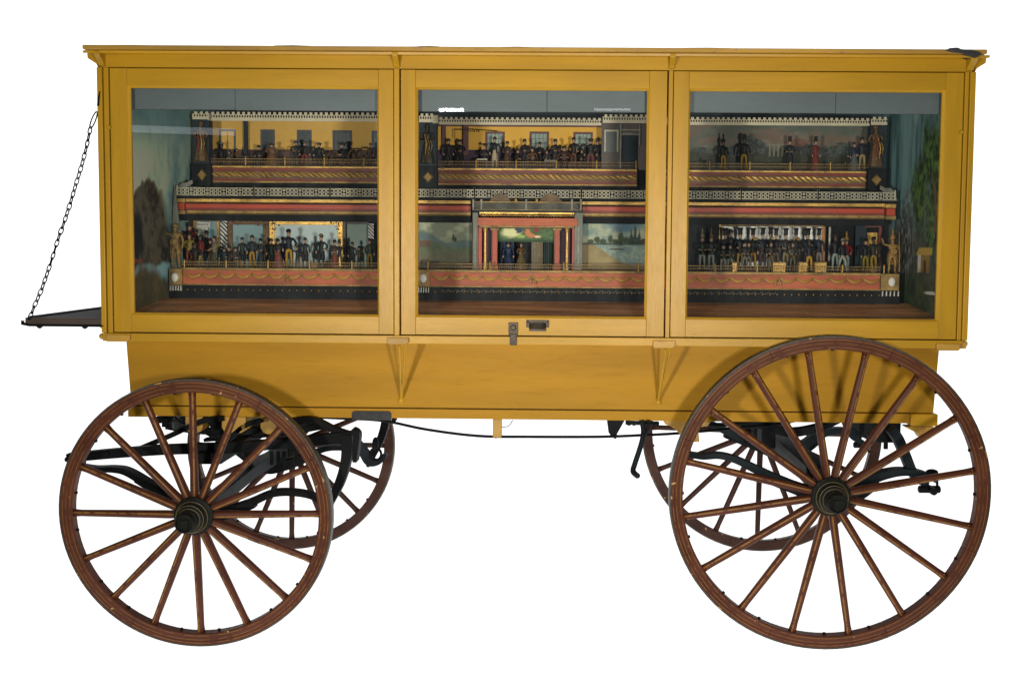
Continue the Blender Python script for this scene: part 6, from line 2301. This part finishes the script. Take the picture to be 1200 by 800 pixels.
# --- statues
fig(205.5, 263, 'L', YSF + .03, 'raise', TAN, TAN, {'shield': None, 'tails': None}, 'gilded statue with raised arm on the left medallion block', gs2, 0, all_mat='oldgold', cat='statue', name='statue', sc_w=1.15)
fig(1046.5, 269, 'L', YSF + .03, 'raise', TAN, TAN, {'plume': None, 'shield': None, 'tails': None, 'musket': None}, 'bright gilt warrior statue on the right medallion block', gs2, 0, all_mat='statue_gold', cat='statue', name='statue', sc_w=1.25)
for (p, t, ti, lab, mt) in ((235.5, 143, 'l', 'dark gilded robed statue on the leftmost upper pilaster', 'darkgold'), (501, 146, 'm', 'dark bronze robed statue on the second upper pilaster, middle pane', 'bronze'),
                            (768, 147, 'm', 'robed statue on the upper pilaster hidden behind the door frame', 'bronze'), (1027, 147.5, 'r', 'gilded robed statue on the rightmost upper pilaster', 'darkgold')):
    if p == 768: continue
    r = fig(p, t, ti, YUP - .035, 'front', BRN, BRN, {'gown': None}, lab, gs2, 0, all_mat=mt, cat='statue', name='statue', sc_w=1.05, zoff=.012)
    for c_ in r.children:
        if c_.name.startswith('gown'): c_.material_slots[0].material = M[mt]
    # trailing gilt drapery
    for k, (dx, z0_, z1_) in enumerate(((-.05, .25, .75), (.02, .2, .7), (.08, .3, .62))):
        mb = MB()
        mb.tube([(dx, -.11, z1_), (dx + .05, -.15, (z0_ + z1_) / 2), (dx + .02, -.14, z0_)], [.012, .026, .012] if k == 0 else [.008, .014, .006], 6)
        me = mb.mesh('drapery')
        me.materials.append(M[('darkred', 'gilt', 'oldgold')[k] if mt != 'bronze' else 'oldgold'])
        o = bpy.data.objects.new('drapery', me)
        col.objects.link(o)
        o.parent = r

# --- props
def prop(nm, px, py, tier, Y, build, mat, label, cat, group=None):
    x, z = Lp(px, py, Y)
    zf = {'L': LOZ, 'l': UPZ['l'], 'm': UPZ['m'], 'r': UPZ['r']}[tier]
    loc = wpos(x, Y, zf)
    r = root(nm, loc, label, cat, group)
    h = z - zf
    for (cn, mb, mt) in build(h):
        me = mb.mesh(cn)
        me.materials.append(M[mt])
        o = bpy.data.objects.new(cn, me)
        col.objects.link(o)
        o.parent = r
    return r


def wheelprop(h):
    R_ = h * .48
    a = MB().tube([(R_ * math.cos(2 * math.pi * k / 20), 0, h * .5 + R_ * math.sin(2 * math.pi * k / 20)) for k in range(20)], h * .05, 5, closed=True)
    b = MB()
    for k in range(8):
        t = math.pi * 2 * k / 8
        b.tube([(0, 0, h * .5), (R_ * math.cos(t), 0, h * .5 + R_ * math.sin(t))], h * .018, 4)
    c = MB().tube([(-R_ * .6, .01, 0), (0, .01, h * .5), (R_ * .6, .01, 0)], h * .03, 4).ball((0, 0, h * .5), h * .09)
    return [('rim', a, 'darkgold'), ('spokes', b, 'darkgold'), ('stand', c, 'walnut')]


prop('spinning_wheel', 391, 178, 'l', .985, wheelprop, None, 'small brown spinning wheel, left of the two on the upper left gallery', 'spinning wheel', 'spinning wheels')
prop('spinning_wheel', 418.5, 173.5, 'l', .985, wheelprop, None, 'larger brown spinning wheel, right of the two on the upper left gallery', 'spinning wheel', 'spinning wheels')


def table(w, top='ivory_dim', legs='walnut'):
    def f(h):
        a = MB().box(-w, w, -.02, .02, h - .006, h)
        out = [('tabletop', a, top)]
        for sx_ in (-1, 1):
            for sy_ in (-1, 1):
                out.append(('leg', MB().box(sx_ * w * .85 - .002, sx_ * w * .85 + .002, sy_ * .015 - .002, sy_ * .015 + .002, 0, h - .006), legs))
        return out
    return f


prop('table', 565.5, 186.5, 'm', .96, table(.026), None, 'small pale-topped table in front of the black-haired figurine, upper middle', 'table')
prop('table', 290, 183, 'l', 1.03, table(.05, 'walnut'), None, 'long dark table behind the column of the upper left gallery', 'table')
prop('table', 645, 188, 'm', .97, table(.03, 'mesh'), None, 'grey table between the seated figurines of the upper middle gallery', 'table')


def crate(w, d=.05, mt='gold'):
    def f(h):
        return [('box', MB().box(-w, w, -d / 2, d / 2, 0, h - .004), mt), ('lid', MB().box(-w * 1.04, w * 1.04, -d / 2 - .002, d / 2 + .002, h - .0039, h), 'oldgold')]
    return f


gbx = 'yellow boxes on the lower right stage'
prop('box', 860, 307.5, 'L', .70, crate(.011), None, 'narrow yellow box in front of the second short drummer', 'box', gbx)
prop('box', 912, 307, 'L', .72, crate(.030), None, 'wide yellow box under the bright gap in the band', 'box', gbx)
prop('box', 940, 307, 'L', .72, crate(.020), None, 'yellow box left of the bright yellow trousers', 'box', gbx)
prop('box', 960.5, 307, 'L', .72, crate(.028), None, 'yellow box at the right end of the band under the orange strip', 'box', gbx)
prop('box', 1020, 297, 'L', .84, crate(.024, .03), None, 'tall mustard chest between the two figurines by the small yellow window', 'box')
prop('box', 371, 307.5, 'L', .80, crate(.022, .04, 'oldgold'), None, 'low tan box behind the railing under the pale blue screen', 'box')
